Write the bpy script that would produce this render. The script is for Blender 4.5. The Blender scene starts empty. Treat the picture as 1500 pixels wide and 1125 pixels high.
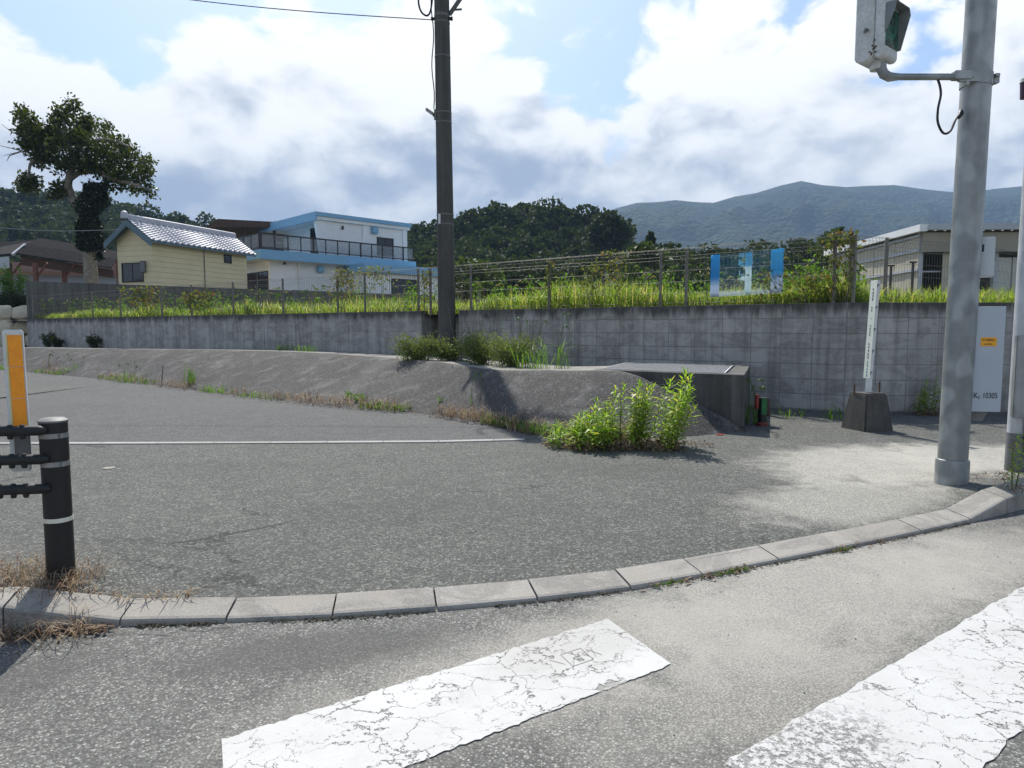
import bpy, bmesh, math, random
from mathutils import Vector, Matrix, noise, Quaternion
R = math.radians
random.seed(7)
scene = bpy.context.scene
col = scene.collection

# ------------------------------------------------------------------ camera
CAM_H = 1.27; PITCH = R(4.6); F = 1000.0
cam_data = bpy.data.cameras.new('camera'); cam = bpy.data.objects.new('camera', cam_data); col.objects.link(cam)
cam.location = (0, 0, CAM_H); cam.rotation_euler = (R(90) - PITCH, 0, 0)
cam_data.sensor_width = 36; cam_data.lens = 24.0; cam_data.clip_start = 0.05; cam_data.clip_end = 12000
scene.camera = cam
# ------------------------------------------------------------------ view, sun, sky
scene.view_settings.view_transform = 'Standard'; scene.view_settings.look = 'None'
scene.view_settings.gamma = 1; scene.view_settings.exposure = 0.85
scene.view_settings.use_curve_mapping = False
SUN_EL = R(51); SUN_AZ = R(-13.5)          # azimuth from +Y towards +X
SUNV = Vector((math.sin(SUN_AZ) * math.cos(SUN_EL), math.cos(SUN_AZ) * math.cos(SUN_EL), math.sin(SUN_EL)))
sd = bpy.data.lights.new('sun', 'SUN'); sd.energy = 3.9; sd.angle = R(0.6); sd.color = (1, 0.955, 0.88)
sun = bpy.data.objects.new('sun', sd); col.objects.link(sun)
sun.rotation_euler = (-SUNV).to_track_quat('-Z', 'Y').to_euler(); sun.location = (0, 0, 600)
scene.cycles.use_denoising = True
scene.cycles.max_bounces = 6; scene.cycles.transparent_max_bounces = 12
scene.cycles.volume_bounces = 0

class NT:
    """tiny node-tree helper"""
    def __init__(s, tree): s.t = tree
    def n(s, typ, ins=None, **kw):
        nd = s.t.nodes.new(typ)
        for k, v in kw.items(): setattr(nd, k, v)
        for k, v in (ins or {}).items():
            sock = nd.inputs[k]
            if isinstance(v, bpy.types.NodeSocket): s.t.links.new(v, sock)
            elif isinstance(v, bpy.types.Node): s.t.links.new(v.outputs[0], sock)
            else: sock.default_value = v
        return nd
    def link(s, a, b): s.t.links.new(a, b)
    def math(s, op, a, b=None, c=None, clamp=False):
        nd = s.t.nodes.new('ShaderNodeMath'); nd.operation = op; nd.use_clamp = clamp
        for i, v in enumerate((a, b, c)):
            if v is None: continue
            if isinstance(v, (bpy.types.NodeSocket,)): s.t.links.new(v, nd.inputs[i])
            else: nd.inputs[i].default_value = v
        return nd.outputs[0]
    def mix(s, f, a, b, mode='MIX'):
        nd = s.t.nodes.new('ShaderNodeMix'); nd.data_type = 'RGBA'; nd.blend_type = mode
        for sock, v in ((nd.inputs[0], f), (nd.inputs[6], a), (nd.inputs[7], b)):
            if isinstance(v, bpy.types.NodeSocket): s.t.links.new(v, sock)
            elif isinstance(v, (int, float)): sock.default_value = v
            else: sock.default_value = (*v, 1) if len(v) == 3 else v
        return nd.outputs[2]
    def ramp(s, f, *stops):
        nd = s.t.nodes.new('ShaderNodeValToRGB'); els = nd.color_ramp.elements
        while len(els) < len(stops): els.new(0.5)
        for e, (p, c) in zip(els, stops):
            e.position = p; e.color = (c, c, c, 1) if isinstance(c, (int, float)) else (*c, 1)
        s.t.links.new(f, nd.inputs[0]); return nd.outputs[0]
    def smooth(s, x, a, b):
        nd = s.t.nodes.new('ShaderNodeMapRange'); nd.interpolation_type = 'SMOOTHSTEP'
        nd.inputs[1].default_value = a; nd.inputs[2].default_value = b
        s.t.links.new(x, nd.inputs[0]); return nd.outputs[0]
    def noise(s, vec, scale, detail=4, rough=0.55, dist=0.0):
        nd = s.n('ShaderNodeTexNoise', {'Scale': scale, 'Detail': detail, 'Roughness': rough, 'Distortion': dist})
        if vec is not None: s.t.links.new(vec, nd.inputs['Vector'])
        return nd.outputs[0]
    def mapping(s, vec, loc=(0, 0, 0), rot=(0, 0, 0), scale=(1, 1, 1), typ='POINT'):
        nd = s.n('ShaderNodeMapping', vector_type=typ)
        nd.inputs['Location'].default_value = loc; nd.inputs['Rotation'].default_value = rot; nd.inputs['Scale'].default_value = scale
        s.t.links.new(vec, nd.inputs['Vector']); return nd.outputs[0]
    def ellipse(s, vec, c, r, rot):
        """1 at centre, 0 at the rim of an ellipse (half axes r) turned by rot round z, on the ground"""
        m = s.mapping(vec, loc=(c[0], c[1], 0), rot=(0, 0, rot), scale=(r[0], r[1], 1000), typ='TEXTURE')
        g = s.n('ShaderNodeTexGradient', {'Vector': m}, gradient_type='SPHERICAL')
        return g.outputs[1]

# world: Nishita sky with cumulus bank mixed in (same statistics all the way round)
world = bpy.data.worlds.new('World'); scene.world = world; world.use_nodes = True
wt = NT(world.node_tree); world.node_tree.nodes.clear()
sky = wt.n('ShaderNodeTexSky', sky_type='NISHITA'); sky.sun_disc = False
sky.sun_elevation = SUN_EL; sky.sun_rotation = SUN_AZ; sky.air_density = 1.0; sky.dust_density = 1.2; sky.ozone_density = 1.5
tc = wt.n('ShaderNodeTexCoord').outputs['Generated']
sep = wt.n('ShaderNodeSeparateXYZ', {0: tc})
el = wt.math('ARCSINE', sep.outputs[2])                                  # elevation in radians
def cloud_density(v):
    """lumpy cumulus field: fractal noise swollen by rounded cells"""
    mp = wt.mapping(v, loc=(3.6, 1.35, 0.45), scale=(1.0, 1.0, 1.55))
    warp = wt.n('ShaderNodeTexNoise', {'Vector': mp, 'Scale': 5.0, 'Detail': 2.0, 'Roughness': 0.6})
    wv = wt.n('ShaderNodeVectorMath', {0: mp, 1: wt.n('ShaderNodeVectorMath', {0: warp.outputs[1], 'Scale': 0.16}, operation='SCALE').outputs[0]}, operation='ADD').outputs[0]
    n1 = wt.noise(wv, 3.0, 6, 0.60)
    vo = wt.n('ShaderNodeTexVoronoi', {'Vector': wv, 'Scale': 7.0, 'Detail': 1.0, 'Roughness': 0.55}, feature='F1', normalize=True).outputs['Distance']
    return wt.math('ADD', n1, wt.math('MULTIPLY', wt.math('SUBTRACT', 0.34, vo), 0.42))
up_v = wt.n('ShaderNodeVectorMath', {0: tc, 1: (SUNV.x * .035, SUNV.y * .0, .042)}, operation='ADD').outputs[0]
dens = cloud_density(tc); dens_up = cloud_density(up_v)
soft = wt.noise(wt.mapping(tc, loc=(4.1, 6.2, 3.0), rot=(0, 0.35, 0.2), scale=(1, 1, 2.0)), 2.6, 5, 0.5, 0.5)
# coverage: a bank reaching to about 20 degrees, broken cloud above
cov = wt.math('ADD', dens, wt.math('MULTIPLY', wt.math('SUBTRACT', 0.445, el), 1.0))
cmask = wt.smooth(cov, 0.505, 0.580)
# self-shading: sides turned up to the sun are bright, undersides and the depth of the bank are blue-grey
lit = wt.math('MULTIPLY', wt.math('SUBTRACT', dens, dens_up), 2.3)
depth = wt.math('ADD', wt.math('MULTIPLY', wt.math('SUBTRACT', cov, 0.56), 0.75), wt.math('MULTIPLY', wt.math('SUBTRACT', soft, 0.5), 1.0))
depth = wt.math('ADD', depth, wt.math('MULTIPLY', wt.math('SUBTRACT', 0.25, el), 2.0))
shade = wt.smooth(wt.math('SUBTRACT', depth, lit), -0.10, 0.55)
ccol = wt.mix(shade, (8.5, 8.5, 8.35), (3.0, 3.5, 4.4))
skyc = wt.mix(1.0, sky.outputs[0], (1.12, 1.16, 1.18), 'MULTIPLY')
wcol = wt.mix(cmask, skyc, ccol)
bg = wt.n('ShaderNodeBackground', {'Color': wcol, 'Strength': 0.092})
wo = wt.n('ShaderNodeOutputWorld', {'Surface': bg})
world.cycles.sampling_method = 'MANUAL'; world.cycles.sample_map_resolution = 512

# ------------------------------------------------------------------ pixel helpers (1500 x 1125 photograph)
def ray(u, v):
    a = (u - 750) / F; b = -(v - 562.5) / F
    return Vector((a, b * math.sin(PITCH) + math.cos(PITCH), b * math.cos(PITCH) - math.sin(PITCH)))
def P(u, v, z=0.0):
    d = ray(u, v); return Vector((0, 0, CAM_H)) + d * ((z - CAM_H) / d.z)
def D(u, v, Y):
    d = ray(u, v); return Vector((0, 0, CAM_H)) + d * (Y / d.y)

# ------------------------------------------------------------------ object helpers
class MB:
    def __init__(s): s.v = []; s.f = []; s.mi = []; s.cur = 0
    def quad(s, a, b, c, d):
        n = len(s.v); s.v += [tuple(a), tuple(b), tuple(c), tuple(d)]; s.f.append((n, n + 1, n + 2, n + 3)); s.mi.append(s.cur)
    def poly(s, pts):
        n = len(s.v); s.v += [tuple(p) for p in pts]; s.f.append(tuple(range(n, n + len(pts)))); s.mi.append(s.cur)
    def tri(s, a, b, c): s.poly((a, b, c))
    def box(s, c, size, rz=0.0, mat=None):
        hx, hy, hz = size[0] / 2, size[1] / 2, size[2] / 2
        M = mat if mat is not None else Matrix.Rotation(rz, 3, 'Z')
        pts = [Vector(c) + M @ Vector((x * hx, y * hy, z * hz)) for z in (-1, 1) for x, y in ((-1, -1), (1, -1), (1, 1), (-1, 1))]
        s.hexa(pts)
    def hexa(s, p):
        n = len(s.v); s.v += [tuple(q) for q in p]
        for f in ((0, 3, 2, 1), (4, 5, 6, 7), (0, 1, 5, 4), (1, 2, 6, 5), (2, 3, 7, 6), (3, 0, 4, 7)):
            s.f.append(tuple(n + i for i in f)); s.mi.append(s.cur)
    def prism(s, pts, off):
        """closed outline pts extruded by vector off"""
        n = len(s.v); k = len(pts); off = Vector(off)
        s.v += [tuple(p) for p in pts] + [tuple(Vector(p) + off) for p in pts]
        s.f.append(tuple(n + i for i in reversed(range(k)))); s.f.append(tuple(n + k + i for i in range(k))); s.mi += [s.cur] * 2
        for i in range(k):
            j = (i + 1) % k; s.f.append((n + i, n + j, n + k + j, n + k + i)); s.mi.append(s.cur)
    def tube(s, pts, rad, n=8, caps=True):
        pts = [Vector(p) for p in pts]
        if not hasattr(rad, '__len__'): rad = [rad] * len(pts)
        base = len(s.v); ref = None
        for i, p in enumerate(pts):
            t = (pts[min(i + 1, len(pts) - 1)] - pts[max(i - 1, 0)])
            if t.length < 1e-9: t = Vector((0, 0, 1))
            t.normalize()
            if ref is None:
                ref = Vector((1, 0, 0)) if abs(t.x) < 0.8 else Vector((0, 1, 0))
            x = (ref - t * ref.dot(t)).normalized(); y = t.cross(x); ref = x
            for k in range(n):
                a = 2 * math.pi * k / n; s.v.append(tuple(p + (x * math.cos(a) + y * math.sin(a)) * rad[i]))
        for i in range(len(pts) - 1):
            for k in range(n):
                a = base + i * n + k; b = base + i * n + (k + 1) % n
                s.f.append((a, b, b + n, a + n)); s.mi.append(s.cur)
        if caps:
            s.f.append(tuple(base + k for k in reversed(range(n)))); s.mi.append(s.cur)
            e = base + (len(pts) - 1) * n; s.f.append(tuple(e + k for k in range(n))); s.mi.append(s.cur)
    def leaf(s, base, d, side, L, w, bend=0.0, up=Vector((0, 0, 1))):
        """pointed leaf: two quads-ish along d"""
        mid = base + d * (L * 0.45) + up * (bend * L * 0.18); tip = base + d * L - up * (bend * L * 0.25)
        s.poly((base, mid + side * (w / 2), tip, mid - side * (w / 2)))
    def build(s, name, mats, parent=None, smooth=False):
        me = bpy.data.meshes.new(name); me.from_pydata(s.v, [], s.f)
        if not isinstance(mats, (list, tuple)): mats = [mats]
        for m in mats: me.materials.append(m)
        if len(mats) > 1: me.polygons.foreach_set('material_index', s.mi)
        if smooth: me.polygons.foreach_set('use_smooth', [True] * len(me.polygons))
        me.update()
        o = bpy.data.objects.new(name, me); col.objects.link(o)
        if parent is not None: o.parent = parent
        return o
def localise(o, loc):
    """move an object's origin to loc, keeping its shape where it is"""
    loc = Vector(loc); o.data.transform(Matrix.Translation(-loc)); o.location = loc
    return o
def empty(name, loc=(0, 0, 0), rz=0.0):
    o = bpy.data.objects.new(name, None); col.objects.link(o); o.location = loc; o.rotation_euler = (0, 0, rz); o.empty_display_size = 0.2
    return o
def tag(o, label=None, cat=None, group=None, kind=None):
    if label: o['label'] = label
    if cat: o['category'] = cat
    if group: o['group'] = group
    if kind: o['kind'] = kind
    return o
def under(o, root):
    """parent without moving (root may be translated / turned)"""
    o.parent = root
    o.matrix_parent_inverse = (Matrix.Translation(root.location) @ root.rotation_euler.to_matrix().to_4x4()).inverted()
    return o
def autosmooth(o, ang=40):
    bm = bmesh.new(); bm.from_mesh(o.data)
    bmesh.ops.remove_doubles(bm, verts=bm.verts, dist=1e-5)
    for e in bm.edges: e.smooth = not (len(e.link_faces) == 2 and e.calc_face_angle(0) > R(ang))
    for f in bm.faces: f.smooth = True
    bm.to_mesh(o.data); bm.free(); return o
def bevel(o, w=0.01, seg=2):
    bm = bmesh.new(); bm.from_mesh(o.data); bmesh.ops.remove_doubles(bm, verts=bm.verts, dist=1e-5)
    bmesh.ops.bevel(bm, geom=list(bm.edges), offset=w, segments=seg, affect='EDGES', clamp_overlap=True)
    bm.to_mesh(o.data); bm.free(); return o
def catmull(pts, n=8):
    out = []; p = [Vector(q) for q in pts]
    for i in range(len(p) - 1):
        a, b, c, d = p[max(i - 1, 0)], p[i], p[i + 1], p[min(i + 2, len(p) - 1)]
        for k in range(n):
            t = k / n
            out.append(0.5 * ((2 * b) + (c - a) * t + (2 * a - 5 * b + 4 * c - d) * t * t + (3 * b - a - 3 * c + d) * t ** 3))
    out.append(p[-1]); return out
def U(a, b): return random.uniform(a, b)

# ------------------------------------------------------------------ materials
def newmat(name):
    m = bpy.data.materials.new(name); m.use_nodes = True; t = NT(m.node_tree); m.node_tree.nodes.clear()
    out = t.n('ShaderNodeOutputMaterial'); return m, t, out
def pos(t): return t.n('ShaderNodeNewGeometry').outputs['Position']
def finish(t, out, colr, rough=0.8, metal=0.0, height=None, bstr=0.3, bdist=0.01, spec=0.4):
    ins = {'Base Color': colr if isinstance(colr, bpy.types.NodeSocket) else (*colr, 1), 'Roughness': rough, 'Metallic': metal, 'Specular IOR Level': spec}
    b = t.n('ShaderNodeBsdfPrincipled', ins)
    if height is not None:
        bp = t.n('ShaderNodeBump', {'Strength': bstr, 'Distance': bdist, 'Height': height}); t.link(bp.outputs[0], b.inputs['Normal'])
    t.link(b.outputs[0], out.inputs['Surface']); return b
def plain(name, c, c2=None, scale=6, rough=0.6, metal=0.0, bstr=0.0, spec=0.4, fine=None, fineamt=0.15):
    m, t, out = newmat(name); p = pos(t)
    c2 = c2 or tuple(x * 0.75 for x in c)
    nz = t.noise(p, scale, 6, 0.6); f = t.ramp(nz, (0.32, 0.0), (0.68, 1.0))
    cc = t.mix(f, c, c2)
    if fine:
        n2 = t.noise(p, fine, 3, 0.6); cc = t.mix(fineamt, cc, t.ramp(n2, (0.3, 0.0), (0.7, 1.0)), 'OVERLAY')
    finish(t, out, cc, rough, metal, nz if bstr else None, bstr, 0.01, spec); return m
def foliage(name, c1, c2, trans=0.45, rough=0.55, tint=(1.0, 1.0, 0.5), third=None):
    m, t, out = newmat(name)
    g = t.n('ShaderNodeNewGeometry'); rnd = g.outputs['Random Per Island']
    cc = t.mix(rnd, c1, c2)
    nz = t.noise(g.outputs['Position'], 1.3, 3); cc = t.mix(t.ramp(nz, (0.35, 0.0), (0.7, 0.6)), cc, tuple(x * 0.62 for x in c1))
    if third:
        wn = t.n('ShaderNodeTexWhiteNoise', {'W': rnd}, noise_dimensions='1D'); cc = t.mix(t.ramp(wn.outputs[0], (0.78, 0.0), (0.84, 1.0)), cc, third)
    b = t.n('ShaderNodeBsdfPrincipled', {'Base Color': cc, 'Roughness': rough, 'Specular IOR Level': 0.25})
    tr = t.n('ShaderNodeBsdfTranslucent', {'Color': t.mix(1.0, cc, tuple(x * 1.5 for x in tint), 'MULTIPLY')})
    mx = t.n('ShaderNodeMixShader', {0: trans}); t.link(b.outputs[0], mx.inputs[1]); t.link(tr.outputs[0], mx.inputs[2])
    t.link(mx.outputs[0], out.inputs['Surface']); return m

def asphalt(name, lo, hi, cell=95.0, coarse=0.0, dust=(), dark=(), bump=0.55, tintc=(1, 1, 1), cracks=False, dustcol=(0.365, 0.35, 0.32)):
    m, t, out = newmat(name); p = pos(t)
    vo = t.n('ShaderNodeTexVoronoi', {'Vector': p, 'Scale': cell}, feature='F1')
    sepc = t.n('ShaderNodeSeparateColor', {0: vo.outputs['Color']})
    cellv = t.ramp(sepc.outputs[0], (0.0, 0.36), (0.45, 0.70), (0.80, 1.08), (0.97, 2.0))
    binder = t.smooth(vo.outputs['Distance'], 0.25, 0.62)
    v2 = t.n('ShaderNodeTexVoronoi', {'Vector': p, 'Scale': cell * 0.43}, feature='F1')
    s2 = t.n('ShaderNodeSeparateColor', {0: v2.outputs['Color']})
    chips = t.ramp(s2.outputs[1], (0.93, 0.0), (0.97, 1.0))
    large = t.noise(p, 0.55, 5, 0.6, 0.4); mid = t.noise(p, 5.5, 5, 0.65)
    base = t.mix(t.ramp(large, (0.3, 0.0), (0.7, 1.0)), lo, hi)
    base = t.mix(1.0, base, t.mix(t.ramp(mid, (0.25, 0.0), (0.75, 1.0)), (0.80, 0.80, 0.80), (1.18, 1.18, 1.17)), 'MULTIPLY')
    cellc = t.n('ShaderNodeCombineColor', {0: cellv, 1: cellv, 2: cellv})
    base = t.mix(0.85, base, cellc.outputs[0], 'MULTIPLY')
    base = t.mix(t.math('MULTIPLY', chips, 0.28), base, (0.36, 0.355, 0.335))
    base = t.mix(t.math('MULTIPLY', binder, 0.62), base, tuple(x * 0.32 for x in lo))
    h = t.math('SUBTRACT', t.math('MULTIPLY', sepc.outputs[0], 0.4), vo.outputs['Distance'])
    if cracks:
        wv = t.noise(p, 2.2, 6, 0.7)
        vp = t.n('ShaderNodeVectorMath', {0: p, 1: t.n('ShaderNodeCombineXYZ', {0: wv, 1: wv, 2: 0.0}).outputs[0]}, operation='ADD')
        vc = t.n('ShaderNodeTexVoronoi', {'Vector': t.mapping(vp.outputs[0], scale=(0.35, 1.1, 1)), 'Scale': 0.8}, feature='DISTANCE_TO_EDGE')
        ck = t.math('SUBTRACT', 1.0, t.smooth(vc.outputs['Distance'], 0.002, 0.009))
        ck = t.math('MULTIPLY', ck, t.smooth(t.noise(p, 0.9, 3), 0.50, 0.60))
        base = t.mix(t.math('MULTIPLY', ck, 0.8), base, (0.02, 0.02, 0.02))
    if coarse:
        h = t.math('ADD', h, t.math('MULTIPLY', t.noise(p, 24, 5, 0.7), coarse))
        bl = t.noise(t.mapping(p, scale=(1, 1, .5)), 1.6, 7, .7, .8); base = t.mix(t.ramp(bl, (.42, 0.0), (.62, .55)), base, tuple(x * .5 for x in lo))
        bl2 = t.noise(t.mapping(p, loc=(8, 3, 5)), 2.4, 6, .65, .5); base = t.mix(t.ramp(bl2, (.52, 0.0), (.70, .5)), base, tuple(min(1, x * 1.7) for x in hi))
    wob = t.math('MULTIPLY', t.math('SUBTRACT', t.noise(p, 3.0, 8, 0.68, 0.6), 0.5), 1.0)
    for (c, r, rot, amt) in dark:
        e = t.math('ADD', t.ellipse(p, c, r, rot), wob); e = t.math('MULTIPLY', t.smooth(e, 0.12, 0.62), amt)
        base = t.mix(e, base, tuple(x * 0.38 for x in lo))
    for (c, r, rot, amt) in dust:
        e = t.math('ADD', t.ellipse(p, c, r, rot), wob); e = t.smooth(e, 0.10, 0.62)
        g = t.math('MULTIPLY', e, t.math('SUBTRACT', 1.12, t.math('MULTIPLY', binder, 0.55)))
        base = t.mix(t.math('MULTIPLY', g, amt, clamp=True), base, t.mix(t.ramp(mid, (0.3, 0), (0.7, 1)), dustcol, tuple(x * 0.85 for x in dustcol)))
    base = t.mix(1.0, base, tintc, 'MULTIPLY')
    finish(t, out, base, 0.86, 0, h, bump, 0.006, 0.25); return m

def concrete(name, c, c2, scale=3.0, stain=0.0, stain_top=None, streak=0.0, rough=0.85, perobj=0.0, patch=0.0, patchcol=(0.3, 0.3, 0.3), fine=180, bstr=0.35, finemix=0.4):
    m, t, out = newmat(name); p = pos(t)
    nz = t.noise(p, scale, 8, 0.65, 0.3)
    base = t.mix(t.ramp(nz, (0.3, 0.0), (0.7, 1.0)), c, c2)
    fn = t.noise(p, fine, 2, 0.7)
    base = t.mix(finemix, base, t.ramp(fn, (0.25, 0.15), (0.75, 0.85)), 'OVERLAY')
    if perobj:
        oi = t.n('ShaderNodeObjectInfo').outputs['Random']
        base = t.mix(perobj, base, t.mix(oi, tuple(x * 0.75 for x in c), tuple(min(1, x * 1.3) for x in c2)))
    if patch:
        pn = t.noise(t.mapping(p, loc=(5.1, 2.7, 0.9), scale=(1.2, 1.2, 2.0)), 2.0, 7, 0.62, 0.8); f = t.ramp(pn, (0.47, 0.0), (0.60, 1.0))
        base = t.mix(t.math('MULTIPLY', f, patch), base, patchcol)
        edge = t.ramp(pn, (0.38, 0.0), (0.44, 1.0), (0.47, 1.0), (0.52, 0.0))
        base = t.mix(t.math('MULTIPLY', edge, patch * 0.6), base, tuple(x * 0.42 for x in c))
    if streak:
        sn = t.noise(t.mapping(p, scale=(1, 1, 0.06)), 6.0, 6, 0.7)
        base = t.mix(t.math('MULTIPLY', t.ramp(sn, (0.46, 0.0), (0.66, 1.0)), streak), base, tuple(x * 0.33 for x in c))
        sn2 = t.noise(t.mapping(p, loc=(4, 9, 3), scale=(1, 1, 0.05)), 3.2, 6, 0.7)
        base = t.mix(t.math('MULTIPLY', t.ramp(sn2, (0.50, 0.0), (0.68, 1.0)), streak * 0.75), base, tuple(min(1, x * 1.55) for x in c2))
    if stain_top is not None:
        z = t.n('ShaderNodeSeparateXYZ', {0: p}).outputs[2]
        sn = t.noise(t.mapping(p, scale=(1, 1, 0.15)), 5.0, 6, 0.7)
        e = t.math('ADD', t.smooth(z, stain_top - 0.38, stain_top + 0.02), t.math('MULTIPLY', t.math('SUBTRACT', sn, 0.5), 1.7))
        base = t.mix(t.math('MULTIPLY', t.smooth(e, 0.35, 1.0), stain), base, (0.035, 0.036, 0.030))
    finish(t, out, base, rough, 0, t.math('ADD', t.math('MULTIPLY', fn, 0.4), nz), bstr, 0.006, 0.3); return m

M = {}
M['road'] = asphalt(tintc=(1.01, 1.0, .96), name='road asphalt', lo=(0.190, 0.192, 0.184), hi=(0.225, 0.226, 0.216), cell=125, cracks=True,
    dust=[((1.55, 3.25), (2.0, 0.80), R(31), 1.0), ((0.2, 2.55), (1.6, 0.55), R(30), 0.75), ((0.9, 2.35), (1.1, 0.42), R(32), 0.6), ((2.6, 3.75), (1.3, .5), R(30), .8)],
    dark=[((-0.75, 2.62), (0.95, 0.28), R(12), 0.6), ((3.25, 4.0), (0.75, 0.5), R(30), 0.8), ((-1.9, 2.3), (.7, .25), R(40), .5)], bump=0.42)
M['pavement'] = asphalt(cracks=True, tintc=(.99, 1.0, .95), name='pavement asphalt', lo=(0.132, 0.134, 0.128), hi=(0.164, 0.165, 0.157), cell=88,
    dust=[((3.3, 6.2), (1.75, 1.15), R(35), 1.0), ((2.5, 4.9), (1.6, 0.7), R(30), 0.72), ((4.6, 6.4), (1.6, 1.3), 0, 1.0)],
    dark=[((2.95, 5.2), (0.55, 0.14), R(15), 0.6), ((-.6, 4.6), (1.5, .5), R(8), .22), ((.9, 5.9), (1.3, .45), R(-12), .22), ((-2.6, 6.0), (1.6, .4), R(5), .2)], bump=0.75, dustcol=(0.44, 0.42, 0.385))
M['lane'] = asphalt('lane asphalt', (0.122, 0.123, 0.119), (0.148, 0.149, 0.144), 125, bump=0.55)
M['bank'] = asphalt('bank surface', (0.085, 0.082, 0.077), (0.135, 0.130, 0.122), 66, bump=1.0, coarse=1.6, cracks=True,
    dust=[((-2.6, 12.0), (2.4, 0.35), R(75), 0.10)])
M['kerb'] = concrete('kerb concrete', (0.25, 0.236, 0.208), (0.315, 0.30, 0.268), 4, perobj=0.35, patch=0.45, patchcol=(0.34, 0.31, 0.265), fine=130, bstr=.6, finemix=.75, streak=.0)
M['flush'] = concrete('flush kerb concrete', (0.25, 0.25, 0.235), (0.31, 0.31, 0.29), 5, perobj=0.3)
M['wall'] = concrete('wall concrete', (0.268, 0.262, 0.240), (0.36, 0.352, 0.326), 1.2, stain=0.85, stain_top=1.66, streak=0.5, perobj=0.40, patch=0.42, patchcol=(0.42, 0.415, 0.395))
M['joint'] = concrete('wall joint mortar', (0.16, 0.158, 0.15), (0.24, 0.237, 0.225), 3)
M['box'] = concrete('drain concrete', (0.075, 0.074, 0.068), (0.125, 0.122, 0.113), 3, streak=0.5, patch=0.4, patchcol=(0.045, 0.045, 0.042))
M['darkwall'] = concrete('boundary wall concrete', (0.10, 0.096, 0.088), (0.16, 0.152, 0.14), 1.2, streak=0.5)
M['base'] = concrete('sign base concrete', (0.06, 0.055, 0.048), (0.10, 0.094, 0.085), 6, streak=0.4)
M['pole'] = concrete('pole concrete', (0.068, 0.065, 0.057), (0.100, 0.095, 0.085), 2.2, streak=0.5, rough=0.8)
M['bench'] = concrete('bench concrete', (0.20, 0.19, 0.17), (0.29, 0.28, 0.25), 2.5, patch=.4, patchcol=(.12, .11, .09))
M['stone'] = concrete('garden stone', (0.42, 0.38, 0.27), (0.55, 0.50, 0.38), 3, perobj=0.5)

# galvanised steel with spangle
def galv(name, a, b, scale=16, metal=0.25, rough=0.5, streak=0.3):
    m, t, out = newmat(name); p = pos(t)
    vo = t.n('ShaderNodeTexVoronoi', {'Vector': t.mapping(p, scale=(1, 1, 0.6)), 'Scale': scale}, feature='SMOOTH_F1'); vo.inputs['Smoothness'].default_value = 0.6
    sc = t.n('ShaderNodeSeparateColor', {0: vo.outputs['Color']})
    f = t.ramp(t.math('ADD', t.math('MULTIPLY', sc.outputs[0], 0.55), t.math('MULTIPLY', t.noise(p, 9, 6, 0.65), 0.5)), (0.3, 0.0), (0.75, 1.0))
    cc = t.mix(f, a, b)
    sn = t.noise(t.mapping(p, scale=(1, 1, 0.04)), 14, 4, 0.7)
    cc = t.mix(t.math('MULTIPLY', t.ramp(sn, (0.5, 0.0), (0.75, 1.0)), streak), cc, tuple(x * 0.55 for x in a))
    finish(t, out, cc, rough, metal, sc.outputs[1], 0.05, 0.002, 0.5); return m
M['galv'] = galv('galvanised steel', (0.20, 0.215, 0.21), (0.34, 0.36, 0.355), scale=11, metal=.35, rough=.4)
M['galv2'] = galv('pale galvanised steel', (0.40, 0.42, 0.44), (0.52, 0.54, 0.56), streak=0.15)
M['grate'] = plain('grating steel', (0.40, 0.41, 0.41), (0.32, 0.32, 0.32), 20, 0.75, 0.2)
M['fence'] = plain('fence wire', (0.10, 0.095, 0.085), (0.16, 0.15, 0.135), 8, 0.6, 0.2)
M['fencepost'] = plain('fence post', (0.15, 0.14, 0.12), (0.22, 0.205, 0.18), 6, 0.6, 0.1)
M['black'] = plain('black paint', (0.006, 0.006, 0.0065), (0.010, 0.0095, 0.0095), 10, 0.5, 0, 0, 0.5, 120, 0.3)
M['blackrail'] = plain('black rail', (0.014, 0.015, 0.014), (0.022, 0.022, 0.021), 10, 0.6)
M['capgrey'] = plain('grey cap', (0.20, 0.20, 0.19), (0.13, 0.13, 0.125), 14, 0.6)
M['steelband'] = plain('steel band', (0.35, 0.35, 0.34), (0.25, 0.25, 0.24), 30, 0.45, 0.5)
M['whiteband'] = plain('pale reflective band', (0.75, 0.74, 0.66), (0.62, 0.58, 0.42), 30, 0.4)
M['whitepost'] = plain('white plastic', (0.66, 0.68, 0.66), (0.56, 0.58, 0.55), 8, 0.5)
M['orange'] = plain('orange reflector', (0.98, 0.36, 0.012), (0.92, 0.30, 0.01), 30, 0.35, 0, 0, 0.5, 90, 0.2)
M['orangeline'] = plain('reflector seam', (0.35, 0.08, 0.01), None, 10, 0.5)
M['signalbody'] = plain('signal housing', (0.62, 0.64, 0.62), (0.50, 0.51, 0.48), 7, 0.45, 0, 0, 0.4, 40, 0.2)
M['visor'] = plain('signal visor', (0.22, 0.24, 0.24), (0.16, 0.17, 0.17), 9, 0.6)
M['rust'] = plain('rust', (0.12, 0.06, 0.03), (0.06, 0.035, 0.02), 40, 0.85)
M['box_white'] = plain('cabinet paint', (0.44, 0.49, 0.53), (0.40, 0.445, 0.48), 3, 0.4)
M['sticker'] = plain('yellow sticker', (0.86, 0.42, 0.03), (0.80, 0.36, 0.03), 20, 0.5)
M['ink'] = plain('dark ink', (0.022, 0.022, 0.028), None, 10, 0.6)
M['inkblue'] = plain('blue green ink', (0.03, 0.20, 0.30), (0.03, 0.28, 0.28), 10, 0.6)
M['cable'] = plain('cable rubber', (0.015, 0.015, 0.017), None, 10, 0.5)
M['cream'] = None

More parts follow.
